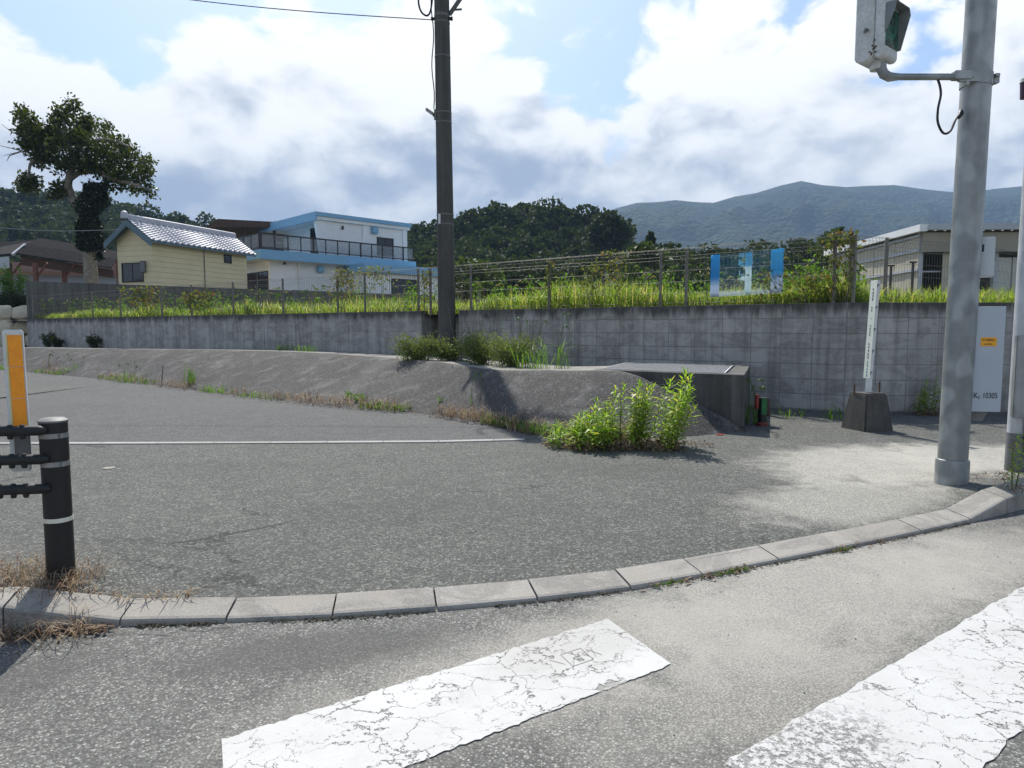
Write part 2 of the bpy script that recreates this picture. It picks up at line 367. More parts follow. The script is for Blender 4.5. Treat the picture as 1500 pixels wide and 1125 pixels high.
# ================================================================== THE SETTING
WALL_TOP = 1.66; WT = Vector((0, 0, WALL_TOP))
W0 = Vector((-18.4, 26.0, 0)); WC = Vector((4.88, 10.0, 0))         # left end and corner of the retaining wall (front face)
WD = (WC - W0).normalized(); WN = Vector((WD.y, -WD.x, 0))           # along the wall, and out of its face (towards the street)
if WN.y > 0: WN = -WN
WL = (WC - W0).length
def wall_s(u):
    """distance along the wall at photo column u"""
    a = (u - 750) / F / 1.005
    # (W0 + s WD).x = a (W0 + s WD).y
    return (a * W0.y - W0.x) / (WD.x - a * WD.y)
def wp(s, off=0.0, z=0.0): return W0 + WD * s - WN * off + Vector((0, 0, z))   # off > 0 is behind the face
FIELD_Z = 1.58

# terrain: one sheet out to the horizon, low near the street
bm = MB(); bm.quad((-3500, -1500, -0.15), (3500, -1500, -0.15), (3500, 4200, -0.15), (-3500, 4200, -0.15))
M['soil'] = plain('soil', (0.085, 0.075, 0.05), (0.05, 0.06, 0.03), 0.4, 0.95)
tag(bm.build('terrain', M['soil']), kind='structure')

# kerb line: front foot of the kerb as a chain of points, with the height of the kerb top at each joint
KF = [(-9.0, 0.95, .15), (-6.0, 1.85, .15), (-4.2, 2.28, .15), (-3.2, 2.52, .15), (-2.62, 2.66, .15), (-2.12, 2.755, .14), (-1.68, 2.83, .055), (-1.24, 2.865, .045), (-0.79, 2.91, .045), (-0.34, 2.985, .045),
      (0.12, 3.09, .045), (0.58, 3.235, .045), (0.98, 3.41, .045), (1.46, 3.635, .045), (2.02, 3.90, .045), (2.55, 4.16, .045), (3.02, 4.40, .05), (3.42, 4.63, .13),
      (3.95, 4.93, .16), (4.8, 5.35, .16), (6.5, 5.95, .16), (9.0, 6.5, .16), (14, 7.0, .16), (30, 7.2, .16)]
def kn(i):
    a = Vector(KF[max(i - 1, 0)][:2]); b = Vector(KF[min(i + 1, len(KF) - 1)][:2]); d = (b - a).normalized()
    return Vector((-d.y, d.x))
KW = 0.165
kerb = empty('kerb', (0, 3, 0)); tag(kerb, kind='structure')
for i in range(len(KF) - 1):
    (x0, y0, h0), (x1, y1, h1) = KF[i], KF[i + 1]
    a = Vector((x0, y0)); b = Vector((x1, y1)); d = (b - a).normalized(); g = 0.004
    n0, n1 = kn(i), kn(i + 1)
    sec = []
    for (p, n, h, sg) in ((a + d * g, n0, h0, 1), (b - d * g, n1, h1, -1)):
        jit = U(-0.003, 0.003)
        sec.append([(p.x + n.x * o, p.y + n.y * o, z) for o, z in ((0, -0.1), (0.003, h - 0.034 + jit), (0.009, h - 0.026 + jit), (0.022, h - 0.020 + jit), (KW - 0.008, h + 0.006 + jit), (KW, h + 0.004 + jit), (KW, -0.1))])
    mb = MB(); k = len(sec[0]); base = 0
    mb.v = sec[0] + sec[1]
    for j in range(k - 1): mb.f.append((j, k + j, k + j + 1, j + 1)); mb.mi.append(0)
    mb.f.append(tuple(range(k))); mb.f.append(tuple(reversed(range(k, 2 * k)))); mb.mi += [0, 0]
    o = mb.build('kerb_stone', M['kerb']); localise(o, ((x0 + x1) / 2, (y0 + y1) / 2, 0)); under(o, kerb)

# road: sheet at z = 0 up to the kerb foot
mb = MB()
for i in range(len(KF) - 1):
    (x0, y0, _), (x1, y1, _) = KF[i], KF[i + 1]
    mb.quad((x0, -25, 0), (x1, -25, 0), (x1, y1 + 0.06, 0), (x0, y0 + 0.06, 0))
mb.quad((-60, -25, 0), (-9, -25, 0), (-9, 1.01, 0), (-60, -14, 0))
tag(mb.build('road', M['road']), kind='structure')

# footpath: strips from the back of the kerb outwards, dropped in the middle, raised to the kerb at both ends
def ramp01(x): x = max(0.0, min(1.0, x)); return x * x * (3 - 2 * x)
def pave_z(x, y):
    return 0.045 + 0.085 * ramp01((-1.6 - x) / 0.8) * ramp01((5.5 - y) / 2.5) + 0.095 * ramp01((x - 3.05) / 0.9) * ramp01((6.2 - y) / 1.8)
xs = sorted(set([round(-9 + 0.25 * k, 3) for k in range(156)]))
def kerb_y(x):
    for i in range(len(KF) - 1):
        if KF[i][0] <= x <= KF[i + 1][0]:
            t = (x - KF[i][0]) / (KF[i + 1][0] - KF[i][0]); n = kn(i).lerp(kn(i + 1), t)
            return KF[i][1] + t * (KF[i + 1][1] - KF[i][1]) + (KW - 0.03) / max(n.y, 0.3)
    return KF[-1][1]
def kerb_front(x):
    for i in range(len(KF) - 1):
        if KF[i][0] <= x <= KF[i + 1][0]: return KF[i][1] + (x - KF[i][0]) / (KF[i + 1][0] - KF[i][0]) * (KF[i + 1][1] - KF[i][1])
    return KF[-1][1]
rows = [0, .03, .07, .12, .18, .26, .36, .5, .7, 1.0]
mb = MB()
for x in xs:
    y0 = kerb_y(x)
    for r in rows:
        y = y0 + (16.0 - y0) * r; mb.v.append((x, y, pave_z(x, y)))
nr = len(rows)
for i in range(len(xs) - 1):
    for j in range(nr - 1):
        a = i * nr + j; mb.f.append((a, a + nr, a + nr + 1, a + 1)); mb.mi.append(0)
mb.quad((-60, -10, 0.05), (-9, 1.1, .13), (-9, 16, 0.045), (-60, 16, 0.045))
tag(mb.build('pavement', M['pavement'], smooth=True), kind='structure')

# flush concrete edging between the footpath and the lane behind it
edge = empty('flush_edging', (-3, 7.2, 0.045)); tag(edge, kind='structure')
fl = [(-9.2 + 0.0, 7.17), (-4.75, 7.18), (-2.7, 7.225), (-0.74, 7.30), (0.14, 7.44)]
def fly(x):
    for i in range(len(fl) - 1):
        if fl[i][0] <= x <= fl[i + 1][0]:
            t = (x - fl[i][0]) / (fl[i + 1][0] - fl[i][0]); return fl[i][1] + t * (fl[i + 1][1] - fl[i][1])
    return fl[-1][1] if x > 0 else fl[0][1]
x = -9.2
while x < 0.1:
    x1 = min(x + 0.6, 0.14); mb = MB(); w = 0.105
    mb.hexa([(x + .004, fly(x), 0), (x1 - .004, fly(x1), 0), (x1 - .004, fly(x1) + w, 0), (x + .004, fly(x) + w, 0)] + [(x + .004, fly(x), .056), (x1 - .004, fly(x1), .056), (x1 - .004, fly(x1) + w, .056), (x + .004, fly(x) + w, .056)])
    o = mb.build('edging_block', M['flush']); localise(o, ((x + x1) / 2, fly(x), 0)); under(o, edge); x = x1

# lane behind the edging
TOE = [(-40, 40), (-24, 27.2), (-15.6, 20.7), (-9.9, 16.5), (-4.1, 11.65), (-1.5, 9.9), (-0.26, 8.7), (0.45, 7.75), (1.35, 7.55), (2.1, 7.75), (2.8, 8.13)]
mb = MB()
pts = [(-60, 7.28), (-9.2, 7.28), (-4.75, 7.29), (-2.7, 7.335), (-0.74, 7.41), (0.3, 7.55)] + [(x, y + 0.3) for x, y in reversed(TOE[:8])] + [(-60, 48)]
mb.poly([(x, y, 0.050) for x, y in pts])
tag(mb.build('lane', M['lane']), kind='structure')

# bank: rounded slope from the lane up to a narrow bench under the retaining wall
CREST = [(-40, 45, .45), (-24.5, 30.5, .45), (-18.3, 24.6, .62), (-12.5, 20.9, .68), (-5.8, 16.3, .76), (-1.98, 13.0, .71), (-0.30, 10.3, .67), (0.55, 9.55, .70), (1.45, 9.05, .71), (1.95, 8.66, .50), (2.78, 8.10, .10)]
toe3 = catmull([(x, y, 0.035) for x, y in TOE], 10); cre3 = catmull(CREST, 10)
prof = [(0, 0), (.05, .06), (.2, .25), (.4, .50), (.6, .745), (.78, .945), (.845, 1.0), (.93, 1.0), (1, 1)]
mb = MB(); n = len(prof) + 2
for i, (t, c) in enumerate(zip(toe3, cre3)):
    for (a, h) in prof:
        w = 0.035 * noise.noise(Vector((i * 0.35, a * 4, 1.7)))
        mb.v.append((t.x + (c.x - t.x) * a, t.y + (c.y - t.y) * a, t.z + (c.z - t.z) * h + w * math.sin(math.pi * a)))
    back = 1.9 if i > 20 else 3.0
    last = i / (len(toe3) - 1)
    dz = -0.03
    e = Vector((c.x, c.y, 0)) - WN * (back if last < 0.86 else 0.12)
    m_ = Vector((c.x, c.y, 0)) - WN * (0.3 if last < 0.86 else 0.06)
    mb.v.append((m_.x, m_.y, c.z + dz * 0.3)); mb.v.append((e.x, e.y, c.z + dz))
for i in range(len(toe3) - 1):
    for j in range(n - 1):
        a = i * n + j; mb.f.append((a, a + n, a + n + 1, a + 1)); mb.mi.append(1 if j >= 7 and i < 82 else 0)
tag(mb.build('bank', [M['bank'], M['bench']], smooth=True), kind='structure')

# field behind the wall
mb = MB()
mb.poly([tuple(wp(0.0, 0.12, FIELD_Z)), tuple(wp(WL - .1, 0.12, FIELD_Z)), (30, 10.3, FIELD_Z), (2500, 10.3, FIELD_Z), (2500, 3500, FIELD_Z), (-2500, 3500, FIELD_Z), (-2500, 60, FIELD_Z), (-60, 60, FIELD_Z), (-26, 31, FIELD_Z)])
tag(mb.build('field', M['soil']), kind='structure')

# zebra crossing
def paint_mat():
    m, t, out = newmat('cracked white road paint'); p = pos(t)
    wv = t.noise(p, 3.5, 6, 0.65); w2 = t.noise(t.mapping(p, loc=(9, 4, 1)), 3.5, 6, 0.65)
    vp = t.n('ShaderNodeVectorMath', {0: p, 1: t.n('ShaderNodeCombineXYZ', {0: t.math('MULTIPLY', wv, .5), 1: t.math('MULTIPLY', w2, .5), 2: 0.0}).outputs[0]}, operation='ADD').outputs[0]
    v1 = t.n('ShaderNodeTexVoronoi', {'Vector': t.mapping(vp, rot=(0, 0, R(-35)), scale=(1, 1.5, 1)), 'Scale': 5.5}, feature='DISTANCE_TO_EDGE').outputs['Distance']
    v2 = t.n('ShaderNodeTexVoronoi', {'Vector': vp, 'Scale': 14.0}, feature='DISTANCE_TO_EDGE').outputs['Distance']
    amt = t.noise(p, 2.6, 4, 0.6)
    c1 = t.math('SUBTRACT', 1.0, t.smooth(t.math('SUBTRACT', v1, t.math('MULTIPLY', t.math('SUBTRACT', amt, 0.41), 0.10)), 0.002, 0.010))
    c2 = t.math('MULTIPLY', t.math('SUBTRACT', 1.0, t.smooth(v2, 0.008, 0.028)), t.smooth(amt, 0.58, 0.70))
    sp = t.noise(p, 55, 5, 0.75); spots = t.math('MULTIPLY', t.smooth(sp, 0.60, 0.65), t.smooth(t.noise(p, 4.2, 3), 0.42, 0.62))
    worn = t.math('MULTIPLY', t.smooth(t.noise(p, 38, 6, 0.8), 0.47, 0.55), t.smooth(t.math('ADD', t.ellipse(p, (0.80, 1.84), (0.62, 0.36), R(36)), t.math('MULTIPLY', t.math('SUBTRACT', wv, .5), .8)), 0.12, 0.55))
    allm = t.math('MAXIMUM', t.math('MAXIMUM', c1, c2), t.math('MAXIMUM', spots, worn))
    dirt = t.noise(p, 3.0, 7, 0.65, 0.5)
    base = t.mix(t.ramp(dirt, (0.38, 0.0), (0.78, 0.55)), (0.49, 0.49, 0.475), (0.36, 0.35, 0.33))
    grime = t.smooth(t.math('ADD', t.ellipse(p, (0.3, 2.68), (0.62, 0.36), R(32)), t.math('MULTIPLY', t.math('SUBTRACT', dirt, .5), 1.2)), 0.1, 0.7)
    base = t.mix(t.math('MULTIPLY', grime, 0.6), base, (0.36, 0.35, 0.325))
    b = t.n('ShaderNodeBsdfPrincipled', {'Base Color': base, 'Roughness': 0.7, 'Specular IOR Level': 0.3})
    bp = t.n('ShaderNodeBump', {'Strength': 0.4, 'Distance': 0.004, 'Height': t.noise(p, 90, 3)}); t.link(bp.outputs[0], b.inputs['Normal'])
    tr = t.n('ShaderNodeBsdfTransparent'); mx = t.n('ShaderNodeMixShader', {0: t.math('MULTIPLY', allm, .72)}); t.link(b.outputs[0], mx.inputs[1]); t.link(tr.outputs[0], mx.inputs[2])
    t.link(mx.outputs[0], out.inputs['Surface']); return m
M['paint'] = paint_mat()
def stripe(A, B, w, seed, label):
    """ragged painted bar: long edge A-B, width vector w"""
    rnd = random.Random(seed); A = Vector(A); B = Vector(B); w = Vector(w); mb = MB(); nseg = 90
    nd = w.normalized(); L = (B - A).length; dd = (B - A) / L
    top = []; bot = []
    for i in range(nseg + 1):
        p = A + (B - A) * (i / nseg)
        top.append(p + nd * (rnd.uniform(-.005, .005) + 0.010 * noise.noise(Vector((i * .25, seed, 0)))))
        bot.append(p + w + nd * (rnd.uniform(-.005, .005) + 0.010 * noise.noise(Vector((i * .25, seed + 5, 0)))))
    for i in range(nseg):
        mb.quad((*bot[i], .004), (*bot[i + 1], .004), (*top[i + 1], .004), (*top[i], .004))
    o = mb.build('crossing_stripe', M['paint']); return tag(o, label, kind='structure')
stripe((-0.90, 2.02), (0.42, 2.90), (0.185, -0.405), 1, 'short cracked white crossing stripe nearest the kerb')
stripe((0.62, 1.905), (3.3, 3.84), (0.262, -0.365), 2, 'long worn white crossing stripe at the lower right')

mk = MB(); O_ = P(845, 962, .0055); d1 = Vector((.832, .555, 0)); d2 = Vector((.41, -.91, 0)).normalized()
def scribe(a, b, w=.003):
    p = O_ + d1 * a[0] + d2 * a[1]; q = O_ + d1 * b[0] + d2 * b[1]; n_ = (q - p).normalized().cross(Vector((0, 0, 1))) * (w / 2); mk.quad(p + n_, q + n_, q - n_, p - n_)
for a, b in (((-.05, -.05), (.05, -.05)), ((.05, -.05), (.05, .05)), ((.05, .05), (-.05, .05)), ((-.05, .05), (-.05, -.05)), ((0, -.05), (0, .01)), ((-.02, .0), (.02, -.01)), ((-.015, .015), (.015, .015)), ((.015, .015), (-.012, .035)), ((.065, -.03), (.10, .04)), ((.07, .04), (.09, -.035)), ((-.07, .02), (-.11, -.04))): scribe(a, b)
tag(mk.build('scribed_mark', plain('scribed line', (.30, .29, .27), None, 10, .8)), kind='structure')

# ================================================================== RETAINING WALL of blocks
rw = empty('retaining_wall', (wp(WL, 0, 0.045))); tag(rw, 'long grey concrete block retaining wall holding up the grassy field', 'wall')
TH = 0.22; BW = 0.45; NC = 7; BH = (WALL_TOP - 0.06) / NC
sN0, sN1 = wall_s(617), wall_s(672)          # recess in which the utility pole stands
def core(a, b, z0, z1, off0, off1, m, name):
    mb = MB(); p = [wp(a, off0), wp(b, off0), wp(b, off1), wp(a, off1)]
    mb.hexa([(q.x, q.y, z0) for q in p] + [(q.x, q.y, z1) for q in p])
    return under(localise(mb.build(name, m), wp(a)), rw)
core(0, sN0, 0.2, WALL_TOP - 0.004, 0.006, TH, M['wall'], 'core')
core(sN0 - .02, sN1 + .02, 0.2, WALL_TOP - .002, 0.55, 0.55 + TH, M['wall'], 'recess_back')
core(sN0 - .12, sN0, 0.2, WALL_TOP - .003, TH, 0.6, M['wall'], 'recess_side')
core(sN1, sN1 + .12, 0.2, WALL_TOP - .003, TH, 0.6, M['wall'], 'recess_side')
core(sN1, WL - .005, 0.0, WALL_TOP - 0.004, 0.006, TH, M['joint'], 'core')
mb = MB(); p = [(WC.x, WC.y + .006), (30, 10.206), (30, 10.42), (WC.x + .1, WC.y + .22)]
mb.hexa([(x, y, 0) for x, y in p] + [(x, y, WALL_TOP - .004) for x, y in p]); under(localise(mb.build('core', M['joint']), WC), rw)
def block_mesh(w, gap=.005):
    mb = MB(); mb.box((0, TH * 0.3, 0), (w - gap, TH * .6, BH - gap)); me_o = mb.build('block', M['wall']); bevel(me_o, 0.006, 1)
    me = me_o.data; bpy.data.objects.remove(me_o); return me
bme = block_mesh(BW)
rzw = math.atan2(WD.y, WD.x)
def put_block(me, c, rz, k):
    o = bpy.data.objects.new('block', me); col.objects.link(o); out = U(-.002, .002)
    o.location = (c[0], c[1] , 0.06 + BH * (k + .5)); o.rotation_euler = (0, 0, rz); under(o, rw); return o
ncol = int((WL - sN1) / BW); bw1 = (WL - sN1) / ncol; bme1 = block_mesh(bw1)
for c in range(ncol):
    s = WL - bw1 * (c + .5)
    for k in range(NC):
        if s < wall_s(1085) and k < 2: continue
        put_block(bme1, wp(s, U(0, .003)), rzw, k)
cols = 16; nleft = int(sN0 / BW); bw2 = sN0 / nleft; bme2 = block_mesh(bw2, .0025)
stuffmb = MB()
for c in range(nleft):
    s = sN0 - bw2 * (c + .5)
    for k in range(2, NC):
        if c < cols: put_block(bme2, wp(s, U(0, .002)), rzw, k)
        else:
            q = wp(s, TH * .3, 0.06 + BH * (k + .5)); stuffmb.box(q, (bw2 - .0015, TH * .6, BH - .0015), rzw)
o = stuffmb.build('blocks', M['wall']); localise(o, wp(0)); under(o, rw); o['kind'] = 'stuff'
for c in range(15):
    for k in range(NC):
        put_block(bme, (WC.x + .012 + BW * (c + .5), WC.y + (BW * (c + .5)) * 0.2 / 25 + U(0, .003)), 0.008, k)
# ================================================================== DRAIN BOX with steel grating
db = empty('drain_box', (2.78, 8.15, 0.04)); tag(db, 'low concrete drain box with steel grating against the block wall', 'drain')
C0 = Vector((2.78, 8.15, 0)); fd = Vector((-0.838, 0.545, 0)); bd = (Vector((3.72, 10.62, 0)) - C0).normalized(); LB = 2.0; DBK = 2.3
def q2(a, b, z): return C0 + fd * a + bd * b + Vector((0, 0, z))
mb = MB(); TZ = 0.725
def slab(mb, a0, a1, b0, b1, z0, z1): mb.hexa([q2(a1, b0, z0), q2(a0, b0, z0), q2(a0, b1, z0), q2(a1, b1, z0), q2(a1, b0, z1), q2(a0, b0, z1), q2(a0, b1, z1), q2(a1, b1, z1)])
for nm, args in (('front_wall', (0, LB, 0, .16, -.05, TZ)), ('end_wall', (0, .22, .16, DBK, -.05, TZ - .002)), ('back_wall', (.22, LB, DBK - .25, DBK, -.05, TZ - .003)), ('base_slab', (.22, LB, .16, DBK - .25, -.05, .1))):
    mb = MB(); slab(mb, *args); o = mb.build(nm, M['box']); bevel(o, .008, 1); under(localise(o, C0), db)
gr = MB(); a0, a1, b0, b1 = .24, 1.95, .18, DBK - .27
for s_ in ((a0, a1, b0, b0 + .025), (a0, a1, b1 - .025, b1), (a0, a0 + .025, b0 + .025, b1 - .025), (a1 - .025, a1, b0 + .025, b1 - .025)): slab(gr, *s_, TZ - .04, TZ + .006)
go = under(localise(gr.build('grating_frame', M['grate']), C0), db)
br = MB(); k = a0 + .05
while k < a1 - .03: slab(br, k, k + .009, b0 + .025, b1 - .025, TZ - .035, TZ + .004); k += .035
bb = b0 + .12
while bb < b1 - .05: slab(br, a0 + .025, a1 - .025, bb, bb + .007, TZ - .01, TZ + .002); bb += .1
o = under(localise(br.build('grating_bars', M['grate']), C0), db); o['kind'] = 'stuff'

# ================================================================== FENCES
def wire(mb, a, b, r):
    a = Vector(a); b = Vector(b); d = (b - a).normalized(); x = d.cross(Vector((0, 0, 1)))
    if x.length < .1: x = Vector((1, 0, 0))
    x.normalize(); y = d.cross(x); n = len(mb.v)
    for p in (a, b):
        for c, s in ((1, 0), (-.5, .87), (-.5, -.87)): mb.v.append(tuple(p + (x * c + y * s) * r))
    for k in range(3): mb.f.append((n + k, n + (k + 1) % 3, n + 3 + (k + 1) % 3, n + 3 + k)); mb.mi.append(0)
def make_fence(root, posts, nrm, hts, r=0.0023, step=0.062):
    for i, (p, h) in enumerate(zip(posts, hts)):
        mb = MB(); mb.tube([(p.x, p.y, FIELD_Z - .02), (p.x, p.y, WALL_TOP + h)], 0.026, 10); mb.tube([(p.x, p.y, WALL_TOP + h), (p.x, p.y, WALL_TOP + h + .02)], [0.028, 0.014], 10)
        o = autosmooth(mb.build('post', M['fencepost'])); under(localise(o, (p.x, p.y, WALL_TOP)), root)
    for i in range(len(posts) - 1):
        a, b = posts[i], posts[i + 1]; L = (b - a).length; mb = MB(); f = -nrm * 0.04
        ha, hb = hts[i] - .02, hts[i + 1] - .02
        def q(t, h, o=0.0): p = a.lerp(b, t); hh = (ha + (hb - ha) * t) * h; return (p.x + nrm.x * (.035 + o), p.y + nrm.y * (.035 + o), WALL_TOP + .03 + hh)
        nv = max(2, int(L / step))
        for k in range(nv + 1):
            t = k / nv
            wire(mb, q(t, 0), q(t, .86), r); wire(mb, q(t, .86), q(t, .93, .03), r); wire(mb, q(t, .93, .03), q(t, 1.0), r)
        for h, o in ((.02, 0), (.2, 0), (.40, 0), (.60, 0), (.80, 0), (.86, 0), (.93, .03), (1.0, 0), (.985, 0)): wire(mb, q(0, h, o), q(1, h, o), r * 1.05)
        o = under(localise(mb.build('wire_panel', M['fence']), a), root)
fA = empty('wire_fence', tuple(wp(WL, .1, WALL_TOP))); tag(fA, 'grey welded wire fence along the top of the long retaining wall', 'fence')
PU = [44, 131, 172, 232, 276, 337, 410, 490, 530, 608, 626, 685, 800, 963, 1001, 1218, 1247]
def fence_off(u): return 0.12 if not (612 < u < 640) else 0.12
make_fence(fA, [wp(wall_s(u), 0.11) for u in PU], -WN * -1, [0.84 + 0.13 * (u - 44) / 1200 for u in PU])
fB = empty('wire_fence', (5.1, 10.2, WALL_TOP)); tag(fB, 'wire fence turning away to the right behind the tall signal pole', 'fence')
make_fence(fB, [Vector(p) for p in ((5.02, 10.22, 0), (5.66, 10.45, 0), (7.55, 11.3, 0), (9.5, 12.75, 0), (11.3, 14.2, 0))], Vector((.42, -.9, 0)), [.97, .97, .97, .97, .97])

# ================================================================== BANNER: see-through printed sheet tied to the fence
def banner_mat():
    m, t, out = newmat('faded printed film'); uv = t.n('ShaderNodeUVMap').outputs[0]; s_ = t.n('ShaderNodeSeparateXYZ', {0: uv}); x, y = s_.outputs[0], s_.outputs[1]
    nz = t.noise(t.mapping(uv, scale=(1, .5, 1)), 9, 5, .6); wob = t.math('MULTIPLY', t.math('SUBTRACT', nz, .5), .05)
    xx = t.math('ADD', x, wob)
    c = t.mix(t.smooth(y, .22, .50), (.62, .70, .82), (.06, .33, .60)); c = t.mix(t.smooth(y, .55, 1.0), c, (.09, .42, .70))
    c2 = t.mix(t.smooth(y, .62, .72), (.66, .80, .82), (.16, .44, .64))
    band = lambda a, b: t.math('MULTIPLY', t.smooth(xx, a - .008, a + .008), t.math('SUBTRACT', 1.0, t.smooth(xx, b - .008, b + .008)))
    b1 = t.math('MULTIPLY', t.smooth(x, .0, .004), t.math('SUBTRACT', 1.0, t.smooth(x, .125, .135))); b2 = band(.485, .575); b3 = band(.83, .995)
    edge2 = t.math('MULTIPLY', band(.40, .49), t.smooth(t.noise(uv, 4, 4), .48, .6))
    low = t.math('MULTIPLY', t.math('SUBTRACT', 1.0, t.smooth(t.math('ADD', y, wob), .05, .17)), .45)
    colr = t.mix(t.math('MAXIMUM', b2, edge2), c, c2)
    alpha = t.math('MAXIMUM', t.math('MAXIMUM', b1, t.math('MULTIPLY', b2, .9)), t.math('MAXIMUM', t.math('MULTIPLY', b3, .82), t.math('MAXIMUM', low, t.math('MULTIPLY', edge2, .55))))
    alpha = t.math('MAXIMUM', alpha, .05)
    d = t.n('ShaderNodeBsdfPrincipled', {'Base Color': colr, 'Roughness': .4, 'Specular IOR Level': .4}); tl = t.n('ShaderNodeBsdfTranslucent', {'Color': colr})
    mx = t.n('ShaderNodeMixShader', {0: .55}); t.link(d.outputs[0], mx.inputs[1]); t.link(tl.outputs[0], mx.inputs[2])
    tr = t.n('ShaderNodeBsdfTransparent'); m2 = t.n('ShaderNodeMixShader', {0: alpha}); t.link(tr.outputs[0], m2.inputs[1]); t.link(mx.outputs[0], m2.inputs[2])
    t.link(m2.outputs[0], out.inputs['Surface']); return m
M['banner'] = banner_mat()
s0, s1 = wall_s(1038), wall_s(1145); nx, nz_ = 24, 10; mb = MB()
bz = lambda u, tp: WALL_TOP + (.885 if tp else .115) + (.0 if u < .5 else 0)
for i in range(nx + 1):
    for j in range(nz_ + 1):
        t = i / nx; h = j / nz_; off = 0.045 - .012 * math.sin(t * 9) * (1 - h * .5); sag = .015 * math.sin(t * math.pi)
        q = wp(s0 + (s1 - s0) * t, off); mb.v.append((q.x, q.y, WALL_TOP + .125 + .04 * t + h * (.68 - .0 * t) - sag * h))
for i in range(nx):
    for j in range(nz_): a = i * (nz_ + 1) + j; mb.f.append((a, a + nz_ + 1, a + nz_ + 2, a + 1)); mb.mi.append(0)
ban = mb.build('banner', M['banner'], smooth=True)
uvl = ban.data.uv_layers.new(name='UVMap')
for poly in ban.data.polygons:
    for li, vi in zip(poly.loop_indices, poly.vertices): uvl.data[li].uv = ((vi // (nz_ + 1)) / nx, (vi % (nz_ + 1)) / nz_)
so = ban.modifiers.new('thick', 'SOLIDIFY'); so.thickness = .0012
tag(localise(ban, wp((s0 + s1) / 2, .04, WALL_TOP + .45)), 'faded blue and white see-through banner tied to the wire fence', 'banner')

# ================================================================== UTILITY POLE
def ring(c, r, h, m, name, root, n=20, wid=None):
    mb = MB(); mb.tube([(c[0], c[1], c[2] - h / 2), (c[0], c[1], c[2] + h / 2)], r, n); o = autosmooth(mb.build(name, m)); return under(localise(o, c), root)
UY = 14.25
ub = D(655, 495, UY); ut = D(647, 0, UY)
up = empty('utility_pole', (ub.x, ub.y, 0.62)); tag(up, 'dark round concrete utility pole standing in weeds at the retaining wall', 'utility pole')
def upt(z): t = (z - ub.z) / (ut.z - ub.z); return Vector((ub.x + (ut.x - ub.x) * t, UY, z))
zt = 8.75; r0 = .186; r1 = .146
def urad(z): return r0 + (r1 - r0) * (z - .6) / (zt - .6)
mb = MB(); zz = [.4 + (zt - .4) * k / 16 for k in range(17)]
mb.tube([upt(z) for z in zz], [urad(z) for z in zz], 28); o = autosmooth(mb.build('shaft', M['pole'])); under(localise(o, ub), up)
def uz(v): return D(650, v, UY).z
M['bandsteel'] = plain('pole band steel', (.12, .118, .11), (.2, .195, .18), 30, .5, .5)
for v in (24, 34, 84, 166, 180, 315, 329):
    z = uz(v); ring(upt(z), urad(z) + .006, .022 if v != 24 else .05, M['bandsteel'], 'band', up)
pl = MB(); z = uz(322); c = upt(z) + Vector((-.105, -urad(z) * .86, 0)); pl.box(c, (.055, .012, .20), R(-32)); o = bevel(pl.build('number_plate', plain('plate white', (.72, .74, .74), (.62, .64, .64), 12, .5)), .004, 1); under(localise(o, c), up)
# small floodlight on a bracket
z = uz(170); c = upt(z) + Vector((-urad(z), -.02, 0))
lampM = plain('lamp housing', (.36, .36, .34), (.28, .28, .26), 20, .5)
mb = MB(); mb.tube([c + Vector((.02, 0, -.03)), c + Vector((-.05, -.02, .0))], .02, 8); mb.box(c + Vector((.0, -.01, .02)), (.05, .06, .2)); lb = under(localise(mb.build('lamp_bracket', M['bandsteel']), c), up)
Rm = Matrix.Rotation(R(34), 3, 'Y')
mb = MB(); mb.box(c + Vector((-.11, -.03, .075)), (.20, .10, .04), mat=Rm); o = bevel(mb.build('floodlight', lampM), .014, 2); under(localise(o, c), up)
mb = MB(); mb.box(c + Vector((-.115, -.03, .075)) + Rm @ Vector((0, 0, -.023)), (.16, .08, .010), mat=Rm); under(localise(mb.build('lamp_glass', plain('lamp glass', (.55, .56, .54), None, 20, .2)), c), up)
# insulator knobs, brace arm, cables
z = uz(28)
for sx in (-1, 1):
    mb = MB(); k = upt(z) + Vector((sx * (urad(z) + .045), -.02, 0)); mb.tube([k + Vector((-sx * .06, 0, 0)), k + Vector((-sx * .01, 0, 0)), k, k + Vector((sx * .02, 0, 0))], [.03, .035, .05, .03], 10); o = autosmooth(mb.build('insulator', M['cable'])); under(localise(o, k), up)
a = upt(uz(22)) + Vector((urad(7), -.02, 0)); b = D(690, -25, UY)
mb = MB(); d = (b - a); mb.tube([a, a + d * .5, b], .045, 4); mb.tube([a + d * .25 + Vector((0, 0, -.06)), a + d * .25 + Vector((.14, 0, -.05))], .02, 6); under(localise(mb.build('brace_arm', M['bandsteel']), a), up)
z0, z1 = uz(-40), uz(160); pts = []
for k in range(17):
    zk = z0 + (z1 - z0) * k / 16; pts.append(upt(zk) + Vector((-urad(zk) - .015 - .045 * math.sin(k / 16 * math.pi * 2.2) ** 2, -.04, 0)))
mb = MB(); mb.tube(pts, .011, 6); under(localise(mb.build('down_cable', M['cable']), pts[0]), up)
pts = catmull([D(613, -30, UY), D(613, 2, UY), D(617, 17, UY), D(625, 23, UY), D(630, 18, UY), D(632, 8, UY), D(634, -10, UY)], 6)
mb = MB(); mb.tube(pts, .019, 8); under(localise(autosmooth(mb.build('cable_loop', M['cable'])), pts[0]), up)
pts = [D(632, 29, UY)]; far = D(60, -32, 15.5)
pts = [pts[0].lerp(far, k / 20) - Vector((0, 0, -.0 + .12 * math.sin(math.pi * k / 20))) for k in range(21)]
mb = MB(); mb.tube(pts, .009, 6); o = localise(mb.build('overhead_wire', M['cable']), pts[0]); tag(o, 'thin dark overhead wire running left from the utility pole top', 'wire')

